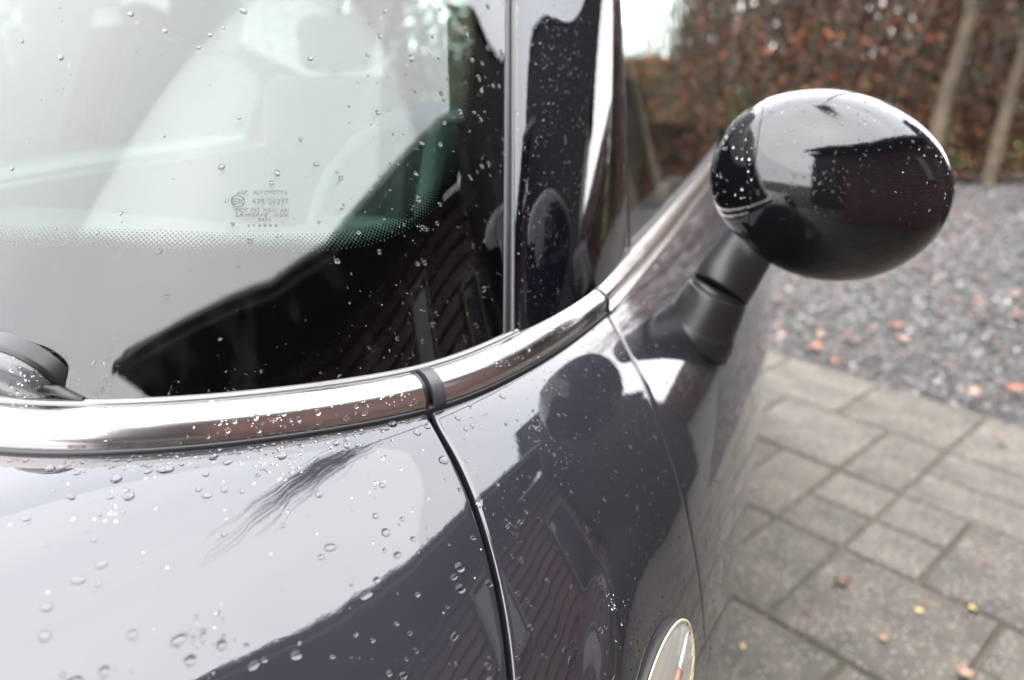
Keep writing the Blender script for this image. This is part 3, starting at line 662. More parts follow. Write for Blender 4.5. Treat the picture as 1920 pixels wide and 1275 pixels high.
# ================================================================== ground
def npmesh(name, V, F, m, colr=None, smooth=False, parent=None):
    me = bpy.data.meshes.new(name); nv, nf, k = len(V), len(F), F.shape[1]
    me.vertices.add(nv); me.vertices.foreach_set('co', np.asarray(V, np.float32).ravel()); me.loops.add(nf*k); me.loops.foreach_set('vertex_index', np.asarray(F, np.int32).ravel())
    me.polygons.add(nf); me.polygons.foreach_set('loop_start', np.arange(0, nf*k, k, dtype=np.int32)); me.polygons.foreach_set('loop_total', np.full(nf, k, np.int32))
    if colr is not None:
        at = me.color_attributes.new('tint', 'FLOAT_COLOR', 'POINT'); at.data.foreach_set('color', np.c_[colr, np.ones(nv)].astype(np.float32).ravel())
    me.update(); me.validate(); return link(name, me, m, parent, smooth)
def tintmat(name, rough=.6, trans=0, coat=0.):
    m = mat(name, (.2, .2, .2), rough, 0, coat); N, Lk, b = nodes(m); a = N.new('ShaderNodeVertexColor'); a.layer_name = 'tint'; Lk(a.outputs[0], b.inputs['Base Color'])
    if trans:
        T = m.node_tree; tl = N.new('ShaderNodeBsdfTranslucent'); Lk(a.outputs[0], tl.inputs[0]); ms = N.new('ShaderNodeMixShader'); ms.inputs[0].default_value = trans
        o = [n for n in N if n.type == 'OUTPUT_MATERIAL'][0]; Lk(b.outputs[0], ms.inputs[1]); Lk(tl.outputs[0], ms.inputs[2]); Lk(ms.outputs[0], o.inputs[0])
    return m
def sheet(name, x0, x1, y0, y1, z, m): return tag(mesh(name, [(x0, y0, z), (x1, y0, z), (x1, y1, z), (x0, y1, z)], [(0, 1, 2, 3)], m, None, False), kind='structure')
mg = mat('bare soil', (.05, .045, .03), .9); vary(mg, 1.5, [(.030, .032, .02), (.06, .055, .035)]); sheet('ground', -300, 300, -300, 600, -.06, mg)
ed = R(-48.0); da = np.array([math.cos(ed), math.sin(ed)]); db = np.array([-da[1], da[0]])   # paving axes
BE = 2.915
mgr = mat('gravel bed', (.1, .095, .09), .7); vary(mgr, 60, [(.05, .047, .045), (.13, .125, .12)], 6)
def pl(a, b, z=0): q = da*a + db*b; return (q[0], q[1], z)
tag(mesh('gravel_bed', [pl(-9, BE, -.03), pl(9, BE, -.03), (14, 8.0, -.03), (-9, 8.0, -.03), pl(-12, BE, -.03)], [(0, 1, 2, 3, 4)], mgr, None, False), kind='structure')
mj = mat('joint sand', (.045, .042, .03), .95); vary(mj, 9, [(.055, .054, .036), (.088, .077, .058)])
pav = tag(mesh('paving', [pl(-9, -4, -.007), pl(9, -4, -.007), pl(9, BE + .01, -.007), pl(-9, BE + .01, -.007)], [(0, 1, 2, 3)], mj, None, False), kind='structure')
stm = []
for c0_, c1_ in (((.060, .052, .037), (.112, .097, .072)), ((.062, .054, .040), (.115, .100, .077)), ((.058, .051, .038), (.102, .091, .070))):
    m = mat('concrete paver', (.1, .1, .09), .55, 0, 0, .5); vary(m, 9, [tuple(q*.8 for q in c0_), c1_], 10, 'Object', .3, .7, .22); N, Lk, b = nodes(m)
    t = N.new('ShaderNodeTexCoord'); v1 = N.new('ShaderNodeTexVoronoi'); v1.inputs['Scale'].default_value = 120; Lk(t.outputs['Object'], v1.inputs['Vector'])
    rp = N.new('ShaderNodeValToRGB'); rp.color_ramp.elements[0].position = .10; rp.color_ramp.elements[0].color = (1, 1, 1, 1); rp.color_ramp.elements[1].position = .32; rp.color_ramp.elements[1].color = (0, 0, 0, 1); Lk(v1.outputs['Distance'], rp.inputs[0])
    wv = N.new('ShaderNodeMath'); wv.operation = 'GREATER_THAN'; wv.inputs[1].default_value = .55; sx = N.new('ShaderNodeSeparateColor'); Lk(v1.outputs['Color'], sx.inputs[0]); Lk(sx.outputs[0], wv.inputs[0])
    mu = N.new('ShaderNodeMath'); mu.operation = 'MULTIPLY'; Lk(rp.outputs[0], mu.inputs[0]); Lk(wv.outputs[0], mu.inputs[1])
    mixc = N.new('ShaderNodeMix'); mixc.data_type = 'RGBA'; mixc.inputs[7].default_value = (.60, .57, .52, 1); Lk(mu.outputs[0], mixc.inputs[0])  # pale specks: wet glints painted into the paver colour
    src = b.inputs['Base Color'].links[0].from_socket; Lk(src, mixc.inputs[6]); Lk(mixc.outputs[2], b.inputs['Base Color'])
    n2 = N.new('ShaderNodeTexNoise'); n2.inputs['Scale'].default_value = 240; n2.inputs['Detail'].default_value = 5; bp_ = N.new('ShaderNodeBump'); bp_.inputs['Strength'].default_value = .8; bp_.inputs['Distance'].default_value = .004
    Lk(t.outputs['Object'], n2.inputs['Vector']); Lk(n2.outputs['Fac'], bp_.inputs['Height']); Lk(bp_.outputs[0], b.inputs['Normal'])
    stm.append(m)
stone_mesh = {}
def paver(wa, wb, vi):
    key = (round(wa, 3), round(wb, 3), vi)
    if key not in stone_mesh:
        x, y = wa/2 - .0045, wb/2 - .0045; c = .006; P = []
        for zz_, ins in ((-.05, 0), (-.006, 0), (0, c)): P += [(-x + ins, -y + ins, zz_), (x - ins, -y + ins, zz_), (x - ins, y - ins, zz_), (-x + ins, y - ins, zz_)]
        f = [(8, 9, 10, 11)] + [(r*4 + i, r*4 + (i + 1) % 4, r*4 + 4 + (i + 1) % 4, r*4 + 4 + i) for r in (0, 1) for i in range(4)]
        me = bpy.data.meshes.new('paving_stone'); me.from_pydata(P, [], f); me.materials.append(stm[vi]); stone_mesh[key] = me
    return stone_mesh[key]
rows_b = [BE]; 
while rows_b[-1] > -1.9: rows_b.append(rows_b[-1] - .385)
def lay(a0_, a1_, b0, b1, lim=lambda a, b: True):
    vi = random.choice((0, 0, 1, 2)); me = paver(a1_ - a0_, b1 - b0, vi); o = bpy.data.objects.new('paving_stone', me); COL.objects.link(o); o.parent = pav
    c = pl((a0_ + a1_)/2, (b0 + b1)/2, random.uniform(-.003, .002)); o.location = c; o.rotation_euler = (random.uniform(-.006, .006), random.uniform(-.006, .006), ed)
for ri in range(len(rows_b) - 1):
    b1, b0 = rows_b[ri], rows_b[ri + 1]; a = -2.9 - random.random()*.2
    a = -2.95 + (.193 if ri % 2 else 0)
    while a < 1.9:
        k = random.random(); hw = .193
        if k < .48: lay(a, a + .385, b0, b1); a += .385
        elif k < .70: lay(a, a + .385, b0, b0 + hw); lay(a, a + .385, b0 + hw, b1); a += .385
        elif k < .86: lay(a, a + hw, b0, b1); a += hw
        else: lay(a, a + hw, b0, b0 + hw); lay(a, a + hw, b0 + hw, b1); a += hw
# gravel: loose stones as geometry, tens of thousands, one object
NG = 62000; gx = RNG.uniform(-.5, 7.4, NG*2); gy = RNG.uniform(1.6, 7.9, NG*2); bb = gx*db[0] + gy*db[1]
az_ = np.degrees(np.arctan2(gx, gy)); ok = (bb > BE + .005) & (az_ > -4) & (az_ < 45) & (RNG.random(NG*2) < np.clip(9/(gx**2 + gy**2), .25, 1)); gx, gy = gx[ok][:NG], gy[ok][:NG]; n = len(gx)
octv = np.array([(1, 0, 0), (0, 1, 0), (-1, 0, 0), (0, -1, 0), (0, 0, 1), (0, 0, -1)], float); octf = np.array([(0, 1, 4), (1, 2, 4), (2, 3, 4), (3, 0, 4), (1, 0, 5), (2, 1, 5), (3, 2, 5), (0, 3, 5)])
dist_ = np.hypot(gx, gy); sz = RNG.uniform(.007, .016, n)*np.clip(dist_/3.2, 1, 1.8); V = octv[None]*(sz[:, None, None]*RNG.uniform(.6, 1.25, (n, 6, 1))); rz = RNG.uniform(0, 6.28, n); c_, s_ = np.cos(rz)[:, None], np.sin(rz)[:, None]
V = np.stack([V[..., 0]*c_ - V[..., 1]*s_ + gx[:, None], V[..., 0]*s_ + V[..., 1]*c_ + gy[:, None], V[..., 2]*.7 + (-.024 + sz*.35 + RNG.uniform(0, .008, n))[:, None]], -1)
F = (octf[None] + (np.arange(n)*6)[:, None, None]).reshape(-1, 3); pal = np.array([(.085, .080, .078), (.13, .122, .115), (.055, .053, .053), (.19, .18, .17), (.13, .11, .10), (.40, .39, .37), (.17, .13, .11)])
ci_ = RNG.choice(len(pal), n, p=[.3, .22, .22, .10, .07, .03, .06]); cc = pal[ci_]*RNG.uniform(.7, 1.2, (n, 1))
tag(npmesh('gravel', V.reshape(-1, 3), F, tintmat('wet gravel', .35), np.repeat(cc, 6, 0)), 'loose grey chippings beside the paving', kind='stuff')

# ================================================================== fallen leaves
def leafmesh(L_, w_, curl, seed):
    r = random.Random(seed); P = []; n = 7
    for i in range(n):
        t = i/(n - 1); hw = w_*math.sin(math.pi*min(1, t*.96 + .03))**.8*.5; x = (t - .5)*L_; z = curl*(t - .5)**2*4 + r.uniform(0, .001)
        P += [(x, -hw, z + curl*.8), (x, 0, z), (x, hw, z + curl*.6*r.random())]
    f = [];
    for i in range(n - 1):
        for j in (0, 1): f.append((i*3 + j, i*3 + j + 1, (i + 1)*3 + j + 1, (i + 1)*3 + j))
    me = bpy.data.meshes.new('fallen_leaf'); me.from_pydata(P, [], f); me.polygons.foreach_set('use_smooth', [True]*len(f)); return me
lfm = {k: mat('leaf ' + k, c, .5) for k, c in (('orange', (.24, .085, .042)), ('brown', (.12, .06, .038)), ('yellow', (.62, .45, .16)), ('pale', (.30, .19, .13)))}
leafm = {}
for k in lfm:
    for s_i in range(3):
        me = leafmesh(.052, .032, .006 + .004*s_i, s_i); me.materials.append(lfm[k]); leafm[k, s_i] = me
def put_leaf(x, y, z, k, s, label, group=None, rz=None):
    o = bpy.data.objects.new('fallen_leaf', leafm[k, random.randrange(3)]); COL.objects.link(o); o.location = (x, y, z); o.scale = (s, s, s)
    o.rotation_euler = (random.uniform(-.35, .35), random.uniform(-.35, .35), random.uniform(0, 6.28) if rz is None else rz); tag(o, label, 'leaf', group); return o
def groundpx(px, py, z=0):
    a = (px - 960)/FPX; b = -(py - 637.5)/FPX; d = np.array([a, math.cos(PITCH) + b*math.sin(PITCH), -math.sin(PITCH) + b*math.cos(PITCH)]); k = (z - CAM_H)/d[2]; return d[0]*k, d[1]*k
for px, py, k, s, lab in [(1878, 836, 'yellow', .7, 'yellow leaf scrap on the paving near its gravel edge'), (1823, 1146, 'yellow', .55, 'pale yellow leaf scrap, largest on the near paving'), (1722, 1148, 'yellow', .38, 'small narrow yellow leaf scrap on the paving'),
        (1846, 1058, 'orange', .32, 'tiny orange leaf scrap on the paving at the right'), (1736, 1133, 'orange', .3, 'tiny rust leaf scrap above the narrow yellow one'), (1578, 1096, 'brown', .85, 'dull brown leaf lying along a paving joint'), (1808, 1270, 'pale', .85, 'curled pinkish brown leaf at the near edge of the paving'),
        (1393, 1216, 'yellow', .3, 'tiny straw coloured scrap on paving close to the car'), (1512, 1150, 'brown', .4, 'small brown scrap on the paving behind the front wing'), (1863, 818, 'orange', .5, 'orange scrap on the outermost paving row'), (1562, 680, 'orange', .9, 'orange leaf in the gravel right at the paving edge'), (1656, 1203, 'pale', .5, 'pale greyish leaf scrap on the near paving')]:
    x, y = groundpx(px, py); put_leaf(x, y, .006, k, s, lab)
for px, py in [(1668, 617), (1690, 640), (1735, 625), (1480, 580), (1860, 585), (1905, 595), (1845, 610), (1740, 660), (1820, 742), (1850, 650), (1905, 560), (1590, 640), (1530, 655), (1900, 735), (1560, 540), (1700, 570), (1780, 690)]:
    x, y = groundpx(px, py); k_l = random.choice(('orange', 'brown', 'orange', 'pale')); put_leaf(x, y, .012, k_l, random.uniform(.8, 1.5), 'larger %s leaf on the gravel beyond the paving edge' % k_l, 'larger %s leaves on the gravel beyond the paving edge' % k_l)
for i in range(230):
    a = random.uniform(12, 42); d_ = 3.2 + 4.6*random.random()**.6; x, y = d_*math.sin(R(a)), d_*math.cos(R(a))
    if x*db[0] + y*db[1] < BE + .03: continue
    k_l = random.choice(('orange', 'brown', 'brown', 'pale')); z_l = 'far gravel at the foot of the hedge' if y > 6.2 else 'middle of the grey gravel' if y > 4.2 else 'gravel close behind the door mirror' if x < 2.0 else 'near gravel at the right edge'
    put_leaf(x, y, .008, k_l, random.uniform(.55, 1.15), '%s beech leaf lying on the %s' % (k_l, z_l), '%s beech leaves on the %s' % (k_l, z_l))

# ================================================================== hedges and trees
def leafcloud(name, X0, X1, Y0, Y1, Z0, Z1, n, size, pal, prob, mode='hedge', edge=None):
    x = RNG.uniform(X0, X1, n); y = RNG.uniform(Y0, Y1, n); z = Z0 + (Z1 - Z0)*RNG.random(n)
    if edge is not None: k = edge(x, y, z); x, y, z = x[k], y[k], z[k]
    n = len(x); a = RNG.normal(size=(n, 3)); a /= np.linalg.norm(a, axis=1)[:, None]; b = np.cross(a, RNG.normal(size=(n, 3))); b /= np.linalg.norm(b, axis=1)[:, None]
    s = size*RNG.uniform(.6, 1.4, n)[:, None]; C_ = np.stack([x, y, z], 1); V = np.stack([C_ - a*s, C_ + b*s*.55, C_ + a*s, C_ - b*s*.55], 1).reshape(-1, 3); F = np.arange(n*4).reshape(-1, 4)
    col = np.array(pal)[RNG.choice(len(pal), n, p=prob)]*RNG.uniform(.6, 1.3, (n, 1)); return V, F, np.repeat(col, 4, 0)
def twigs(X0, X1, Y0, Y1, Z0, Z1, n, rad, tilt=.25):
    x = RNG.uniform(X0, X1, n); y = RNG.uniform(Y0, Y1, n); z0 = Z0 + RNG.random(n)*(Z1 - Z0)*.6; ln = RNG.uniform(.4, 1.5, n); d = RNG.normal(0, tilt, (n, 3)); d[:, 2] = 1; d /= np.linalg.norm(d, axis=1)[:, None]
    A = np.stack([x, y, z0], 1); B = A + d*ln[:, None]; r = rad*RNG.uniform(.4, 1.4, n); V = []
    for e_, rr_ in ((A, r), (B, r*.5)):
        for q in range(3): V.append(e_ + np.stack([np.cos(q*2.094)*rr_, np.sin(q*2.094)*rr_, 0*rr_], 1))
    V = np.stack(V, 1).reshape(-1, 3); base = (np.arange(n)*6)[:, None]; F = np.concatenate([base + np.array([[0, 1, 4, 3]]), base + np.array([[1, 2, 5, 4]]), base + np.array([[2, 0, 3, 5]])]); return V, F
leaf_m = tintmat('beech leaves', .55, .3); bark = mat('grey brown bark', (.075, .062, .05), .85); vary(bark, 14, [(.05, .045, .036), (.12, .10, .07)], 6)
barkp = mat('greenish tan bark', (.05, .042, .03), .85); vary(barkp, 8, [(.040, .030, .019), (.088, .064, .038)], 6)
BP = [(.36, .115, .042), (.17, .070, .040), (.07, .038, .026), (.05, .052, .022), (.22, .10, .055)]; BQ = [.17, .26, .26, .15, .16]
def hedge(name, label, args, stems):
    r = empty(name, ((args[0] + args[1])/2, (args[2] + args[3])/2, 0)); tag(r, label, 'hedge'); V, F, C_ = leafcloud(name, *args); V = V - np.array(r.location)
    tag(npmesh('foliage', V, F, leaf_m, C_, parent=r), kind='stuff'); V, F = twigs(*stems); V = V - np.array(r.location); tag(npmesh('twigs', V, F, bark, parent=r), kind='stuff'); return r
hedge('beech_hedge', 'tall russet beech hedge behind the gravel, right of the car', (1.35, 6.9, 8.05, 8.9, 0, 4.2, 105000, .032, BP, BQ, 'h', lambda x, y, z: (x > 1.55 + z*.19) & (RNG.random(len(x)) < 1 - .22*(z > 1.6))), (1.7, 6.9, 8.1, 8.8, 0, 3.2, 2600, .012))
hedge('low_hedge', 'low brown hedge running on past the tall beech hedge', (6.9, 13.5, 7.6, 8.4, 0, 1.9, 24000, .045, BP, BQ), (6.9, 13.5, 7.7, 8.3, 0, 1.2, 500, .012))
hedge('far_hedge', 'brown and green hedge seen through the windscreen at upper left', (-14, .7, 10.5, 11.5, 0, 3.6, 60000, .06, [(.18, .07, .03), (.05, .06, .025), (.08, .05, .03)], [.3, .4, .3]), (-14, .7, 10.6, 11.4, 0, 2, 1000, .02))
def tree(label, base, pts, r0, nb, bm_, leaves=0, seed=1, spread=1.0):
    """tapered trunk through pts, limbs that fork twice"""
    rd = random.Random(seed); r = empty('tree', base); tag(r, label, 'tree'); mb = MB(); P = [np.array(p, float) for p in pts]; k = len(P)
    mb.tube(P, [r0*(1 - .75*i/(k - 1)) for i in range(k)], 14); mb.build('trunk', bm_, r)
    lb_ = MB(); tips = []
    def grow(p, d, ln, rr_, lv):
        q = [p]; dd = np.array(d)
        for i in range(4): dd = dd + np.array([rd.gauss(0, .16), rd.gauss(0, .16), rd.gauss(.05, .1)]); dd /= np.linalg.norm(dd); q.append(q[-1] + dd*ln/4)
        lb_.tube(q, [rr_*(1 - .15*i) for i in range(5)], 5 if lv < 2 else 3, False); tips.append(q[-1])
        if lv < 3:
            for i in range(3 if lv < 2 else 4):
                s_ = q[rd.randrange(2, 5)]; nd = dd + np.array([rd.gauss(0, .6), rd.gauss(0, .6), rd.gauss(.15, .35)]); nd /= np.linalg.norm(nd); grow(s_, nd, ln*.66, rr_*.5, lv + 1)
    for i in range(nb):
        t = .45 + .55*i/nb; j = min(int(t*(k - 1)), k - 2); p = P[j] + (P[j+1] - P[j])*(t*(k - 1) - j); a = rd.uniform(0, 6.28); grow(p, np.array([math.cos(a)*spread, math.sin(a)*spread, .75]), rd.uniform(.8, 1.4)*P[-1][2]/4.2, r0*.30, 0)
    lb_.build('branches', bm_, r)['kind'] = 'stuff'
    if leaves:
        T_ = np.array(tips); c = T_[RNG.integers(0, len(T_), leaves)] + RNG.normal(0, .16, (leaves, 3)); a = RNG.normal(size=(leaves, 3)); a /= np.linalg.norm(a, axis=1)[:, None]; b = np.cross(a, RNG.normal(size=(leaves, 3))); b /= np.linalg.norm(b, axis=1)[:, None]
        V = np.stack([c - a*.04, c + b*.022, c + a*.04, c - b*.022], 1).reshape(-1, 3); col = np.array(BP)[RNG.choice(5, leaves)]*1.3; npmesh('crown', V, np.arange(leaves*4).reshape(-1, 4), leaf_m, np.repeat(col, 4, 0), parent=r)['kind'] = 'stuff'
    return r
tree('tan trunked tree before the hedge, nearer the mirror', (4.30, 7.75, 0), [(0, 0, 0), (.03, .02, .9), (.10, .0, 1.6), (.06, .02, 2.0), (.25, 0, 2.9), (.35, .1, 4.4)], .085, 7, barkp, 700, 3)
tree('slimmer tan trunked tree at the right edge before the hedge', (4.93, 7.75, 0), [(0, 0, 0), (.04, 0, 1.0), (.11, 0, 1.9), (.28, .02, 3.0), (.4, 0, 4.5)], .07, 7, barkp, 600, 5)
tree('bare spreading tree seen through the side window', (1.75, 13.0, 0), [(0, 0, 0), (-.1, 0, .9), (-.25, .05, 1.8), (-.6, .1, 3.0), (-.8, 0, 4.6)], .17, 12, bark, 0, 8, 1.1)
hedge('shrub_border', 'grey green shrubs and russet growth beyond the car roofline', (-1.2, 3.0, 12.2, 13.4, 0, 1.25, 14000, .05, [(.10, .11, .07), (.07, .06, .035), (.50, .16, .05)], [.30, .25, .45]), (-1.2, 3.0, 12.3, 13.3, 0, 1, 900, .016))
sheet('lawn', 1.4, 40, 9.2, 70, -.04, mat('bright lawn', (.10, .22, .035), .9))

# ================================================================== the house beside and behind the camera (seen in the paintwork)
wood = mat('red brown stained boards', (.08, .038, .032), .6); vary(wood, 5, [(.058, .029, .026), (.105, .048, .040)], 8, rand=.2)
slate = mat('dark roof covering', (.018, .018, .022), .65); fascia = mat('dark fascia', (.022, .021, .024), .5); palew = mat('cream painted frame', (.11, .10, .085), .5); paneg = mat('window pane', (.03, .035, .04), .04, 0, 1.0)
house = empty('house', (2.6, -1.6, 0)); tag(house, 'red brown timber clad house with low dark eaves mirrored in the paintwork', 'house')
HO = np.array([2.6, -1.6, 0.]); EH = 3.0
EV = [np.array(p) for p in [(-1.03, -1.31), (-.62, -1.235), (-.08, -1.10), (.54, -.92), (1.08, -.59), (1.57, -.05), (2.42, .88), (3.22, 1.86)]]
cenH = np.array([3.2, -2.6])
def outn(a, b): d = (b - a)/np.linalg.norm(b - a); n = np.array([d[1], -d[0]]); return d, n   # n points away from the camera
mb = MB(); inner_ = []
for p in EV: v_ = p; inner_.append(p)
NE = len(EV) - 1; _on = [outn(EV[i], EV[i+1])[1] for i in range(NE)]; nrm_ = [np.array([.90, -.43])] + [_on[i] + _on[i+1] for i in range(NE - 1)] + [_on[-1]]; nrm_ = [q/np.linalg.norm(q) for q in nrm_]
def ring_(off, z): return np.array([[*(p + n*off), z] for p, n in zip(EV, nrm_)]) - HO
mb.grid(np.array([ring_(0, EH - .15), ring_(0, EH), ring_(.02, EH + .01)])); mb.build('fascia', fascia, house, False)
mb = MB(); mb.grid(np.array([ring_(.02, EH + .01), ring_(4.5, EH + 1.3)])); mb.build('roof', slate, house, False)
mb = MB(); mb.grid(np.array([ring_(.0, EH - .15), ring_(.5, EH - .15)])); mb.build('soffit', fascia, house, False)
mb = MB(); mb.tube(list(ring_(-.06, EH - .13)), .035, 8); mb.build('gutter', mat('zinc gutter', (.25, .26, .27), .35, .8), house)
WO = .42
Wp = [p + n*WO for p, n in zip(EV, nrm_)]; Wp[NE] = Wp[NE] - (Wp[NE] - Wp[NE-1])*.03
bh = .132; board_me = {}
for i in range(2, NE):
    a, b = Wp[i], Wp[i + 1]; d, n = outn(a, b); Ln = np.linalg.norm(b - a); key = i
    me = bpy.data.meshes.new('board'); mbx = MB(); P = [(0, -.022, 0), (Ln, -.022, 0), (Ln, .006, bh - .016), (0, .006, bh - .016), (0, .03, 0), (Ln, .03, 0), (Ln, .03, bh - .012), (0, .03, bh - .012)]
    P = [(x, -y + .03 if False else y, z) for x, y, z in P]; me.from_pydata(P, [], [(0, 1, 2, 3), (4, 7, 6, 5), (3, 2, 6, 7), (0, 4, 5, 1), (0, 3, 7, 4), (1, 5, 6, 2)]); me.materials.append(wood)
    for j in range(21):
        o = bpy.data.objects.new('board', me); COL.objects.link(o); o.parent = house; o.location = (a[0] - HO[0], a[1] - HO[1], .02 + j*bh); o.rotation_euler = (0, 0, math.atan2(d[1], d[0]) ); o.scale = (1, -1, 1)
    mb = MB(); aa_ = np.array([*(a + n*.045), 0]) - HO; b_ = np.array([*(b + n*.045), 0]) - HO; mb.add([aa_, b_, b_ + [0, 0, EH - .2], aa_ + [0, 0, EH - .2]], [(0, 1, 2, 3)]); mb.build('wall', mat('wall lining', (.01, .01, .01), .9), house, False)
# gable ends
for (p, q) in ((Wp[2], Wp[2] + nrm_[0]*4), (Wp[NE], Wp[NE] + nrm_[NE]*4)):
    mb = MB(); A0_ = np.array([*p, 0]) - HO; B0_ = np.array([*q, 0]) - HO; mb.add([A0_, B0_, B0_ + [0, 0, EH + 1], A0_ + [0, 0, EH - .22]], [(0, 1, 2, 3)]); mb.build('gable_wall', wood, house, False)
def window(i, s0, s1, z0, z1, muls, name='window'):
    a, b = Wp[i], Wp[i + 1]; d, n = outn(a, b); Ln = np.linalg.norm(b - a); fr = MB(); fw = .05
    def bar(sa, sb, za, zb):
        m_ = a + d*(sa + sb)/2 - n*.05; c = np.array([*m_, (za + zb)/2]) - HO; fr.box(c, (abs(sb - sa), .06, zb - za), Matrix.Rotation(math.atan2(d[1], d[0]), 3, 'Z'))
    bar(s0, s1, z0, z0 + fw); bar(s0, s1, z1 - fw, z1); bar(s0, s0 + fw, z0 + fw, z1 - fw); bar(s1 - fw, s1, z0 + fw, z1 - fw)
    for t in muls: bar(s0 + (s1 - s0)*t - .025, s0 + (s1 - s0)*t + .025, z0 + fw, z1 - fw)
    w_ = fr.build(name, palew, house, False); pm = MB(); A0_ = np.array([*(a + d*s0 - n*.04), 0]) - HO; B0_ = np.array([*(a + d*s1 - n*.04), 0]) - HO; pm.add([A0_ + [0, 0, z0], B0_ + [0, 0, z0], B0_ + [0, 0, z1], A0_ + [0, 0, z1]], [(0, 1, 2, 3)]); pm.build('pane', paneg, w_, False)
window(5, .40, .85, 1.55, 2.45, ()); window(6, .45, .98, .25, 2.1, ())
# neighbouring gabled shed beyond the house corner
shed = empty('garden_shed', (3.56, 2.26, 0)); tag(shed, 'small dark gabled shed beyond the house corner, mirrored in the wing', 'shed'); mb = MB(); d = np.array([.45, -.893, 0]); n_ = np.array([.893, .45, 0])
for nm, pts_ in (('wall', [(-.6, 0), (.6, 0), (.6, 3.28), (0, 3.85), (-.6, 3.28)]),):
    fr_ = [n_*-.1 + d*x + np.array([0, 0, z]) for x, z in pts_]; bk = [p + n_*2.5 for p in fr_]; mb.add(fr_ + bk, [(0, 1, 2, 3, 4), (9, 8, 7, 6, 5), (0, 5, 6, 1), (1, 6, 7, 2), (4, 9, 5, 0)])
mb.build('wall', mat('black stained boards', (.012, .010, .010), .7), shed, False)
for s_ in (-1, 1):
    mb = MB(); q = [d*(s_*.68) + np.array([0, 0, 3.20]) - n_*.12, np.array([0, 0, 3.88]) - n_*.12]; q += [p + n_*3 for p in q[::-1]]; q2 = [p + np.array([0, 0, .07]) for p in q]; mb.add(q + q2, [(0, 1, 2, 3), (7, 6, 5, 4), (0, 4, 5, 1), (1, 5, 6, 2), (2, 6, 7, 3), (3, 7, 4, 0)]); mb.build('roof_slab', slate, shed, False)

row = empty('garage_row', (6.6, 4.75, 0)); tag(row, 'long low dark boarded garage row running away beyond the shed', 'garage')
rrot = Matrix.Rotation(math.atan2(.62, .79), 3, 'Z')
for j in range(19): MB().box((0, 0, .08 + j*.15), (7.4, .05, .143), rrot).build('board', fascia, row, False)
MB().box((1.0, -1.3, 1.4), (7.3, 3.0, 2.8), rrot).build('wall', fascia, row, False).location = (0, 0, 0)
MB().box((.85, -1.15, 2.98), (7.6, 3.3, .16), rrot).build('roof', slate, row, False)
# dark outbuilding behind the photographer's position
shop = empty('outbuilding', (-.2, -3.4, 0)); tag(shop, 'dark boarded outbuilding behind the house end, mirrored in the door mirror', 'outbuilding')
for j in range(26): mb = MB(); mb.box((0, 0, .08 + j*.15), (2.9, .05, .142), Matrix.Rotation(R(5), 3, 'X')); mb.build('board', fascia, shop, False)
MB().box((0, 1.5, 1.95), (2.85, 2.9, 3.9)).build('wall', fascia, shop, False).location = (0, -3.1, 0)
MB().box((0, -1.5, 4.0), (3.3, 3.5, .14)).build('roof', slate, shop, False)

# bare tree behind the house with one limb sweeping over the drive
ov = empty('tree', (5.3, 10.4, 0)); tag(ov, 'tall bare tree behind the hedge, its long limb over the drive mirrored in the bonnet', 'tree')
mb = MB(); mb.tube([(0, 0, 0), (.1, -.2, 2.5), (-.3, -1.0, 5.0), (-1.4, -3.0, 6.8), (-3.0, -5.8, 7.5), (-4.3, -7.9, 7.6)], [.16, .14, .11, .08, .05, .03], 8); mb.build('trunk', bark, ov)
mb = MB(); rd = random.Random(4)
for i in range(150):
    p = np.array([-4.3 + rd.gauss(0, .25), -7.9 + rd.gauss(0, .35), 7.6 + rd.gauss(0, .2)]); q = [p]; L_ = rd.uniform(.8, 2.6); dx = rd.gauss(0, .09)
    for k_i in range(4): q.append(q[-1] + np.array([dx + rd.gauss(0, .025), -1, rd.gauss(-.02, .03)])*L_/4)
    mb.tube(q, [.014, .012, .010, .007, .004], 3, False)
mb.build('twigs', bark, ov)['kind'] = 'stuff'

# ================================================================== rain drops
def dropmesh(seed, squash=.42, elong=1.0, n=14, rings=4):
    r = random.Random(seed); ph = [r.uniform(0, 6.28) for _ in range(3)]; am = [r.uniform(0, .10), r.uniform(0, .07), r.uniform(0, .05)]; P = []
    for i in range(rings):
        f = i/rings*math.pi/2
        for j in range(n):
            a = 2*math.pi*j/n; k = 1 + am[0]*math.cos(2*a + ph[0]) + am[1]*math.cos(3*a + ph[1]) + am[2]*math.cos(5*a + ph[2]); c = math.cos(f)**.8
            P.append((k*c*math.cos(a)*elong, k*c*math.sin(a), squash*math.sin(f)))
    P.append((0, 0, squash)); f = []
    for i in range(rings - 1):
        for j in range(n): f.append((i*n + j, i*n + (j + 1) % n, (i + 1)*n + (j + 1) % n, (i + 1)*n + j))
    f += [((rings - 1)*n + j, (rings - 1)*n + (j + 1) % n, rings*n) for j in range(n)]; f.append(tuple(range(n))[::-1]); return P, f
BIG = []
for k in range(10):
    P, f = dropmesh(k, random.Random(k).uniform(.46, .62), 1 + .5*(k % 3 == 1), 18, 6); me = bpy.data.meshes.new('rain_drop'); me.from_pydata(P, [], f); me.materials.append(M['water']); me.polygons.foreach_set('use_smooth', [True]*len(f)); BIG.append(me)
SMALL = [dropmesh(50 + k, .36, 1.0, 8, 3) for k in range(6)]
drops = []   # (world pos, normal, radius, zone)
def frameS(u, tau):
    p = S(u, tau); n = nrm(S, np.asarray(u, float), np.asarray(tau, float)); n = n*np.sign((n*np.array([-.2, .6, .8])).sum(-1, keepdims=True)); return p, n
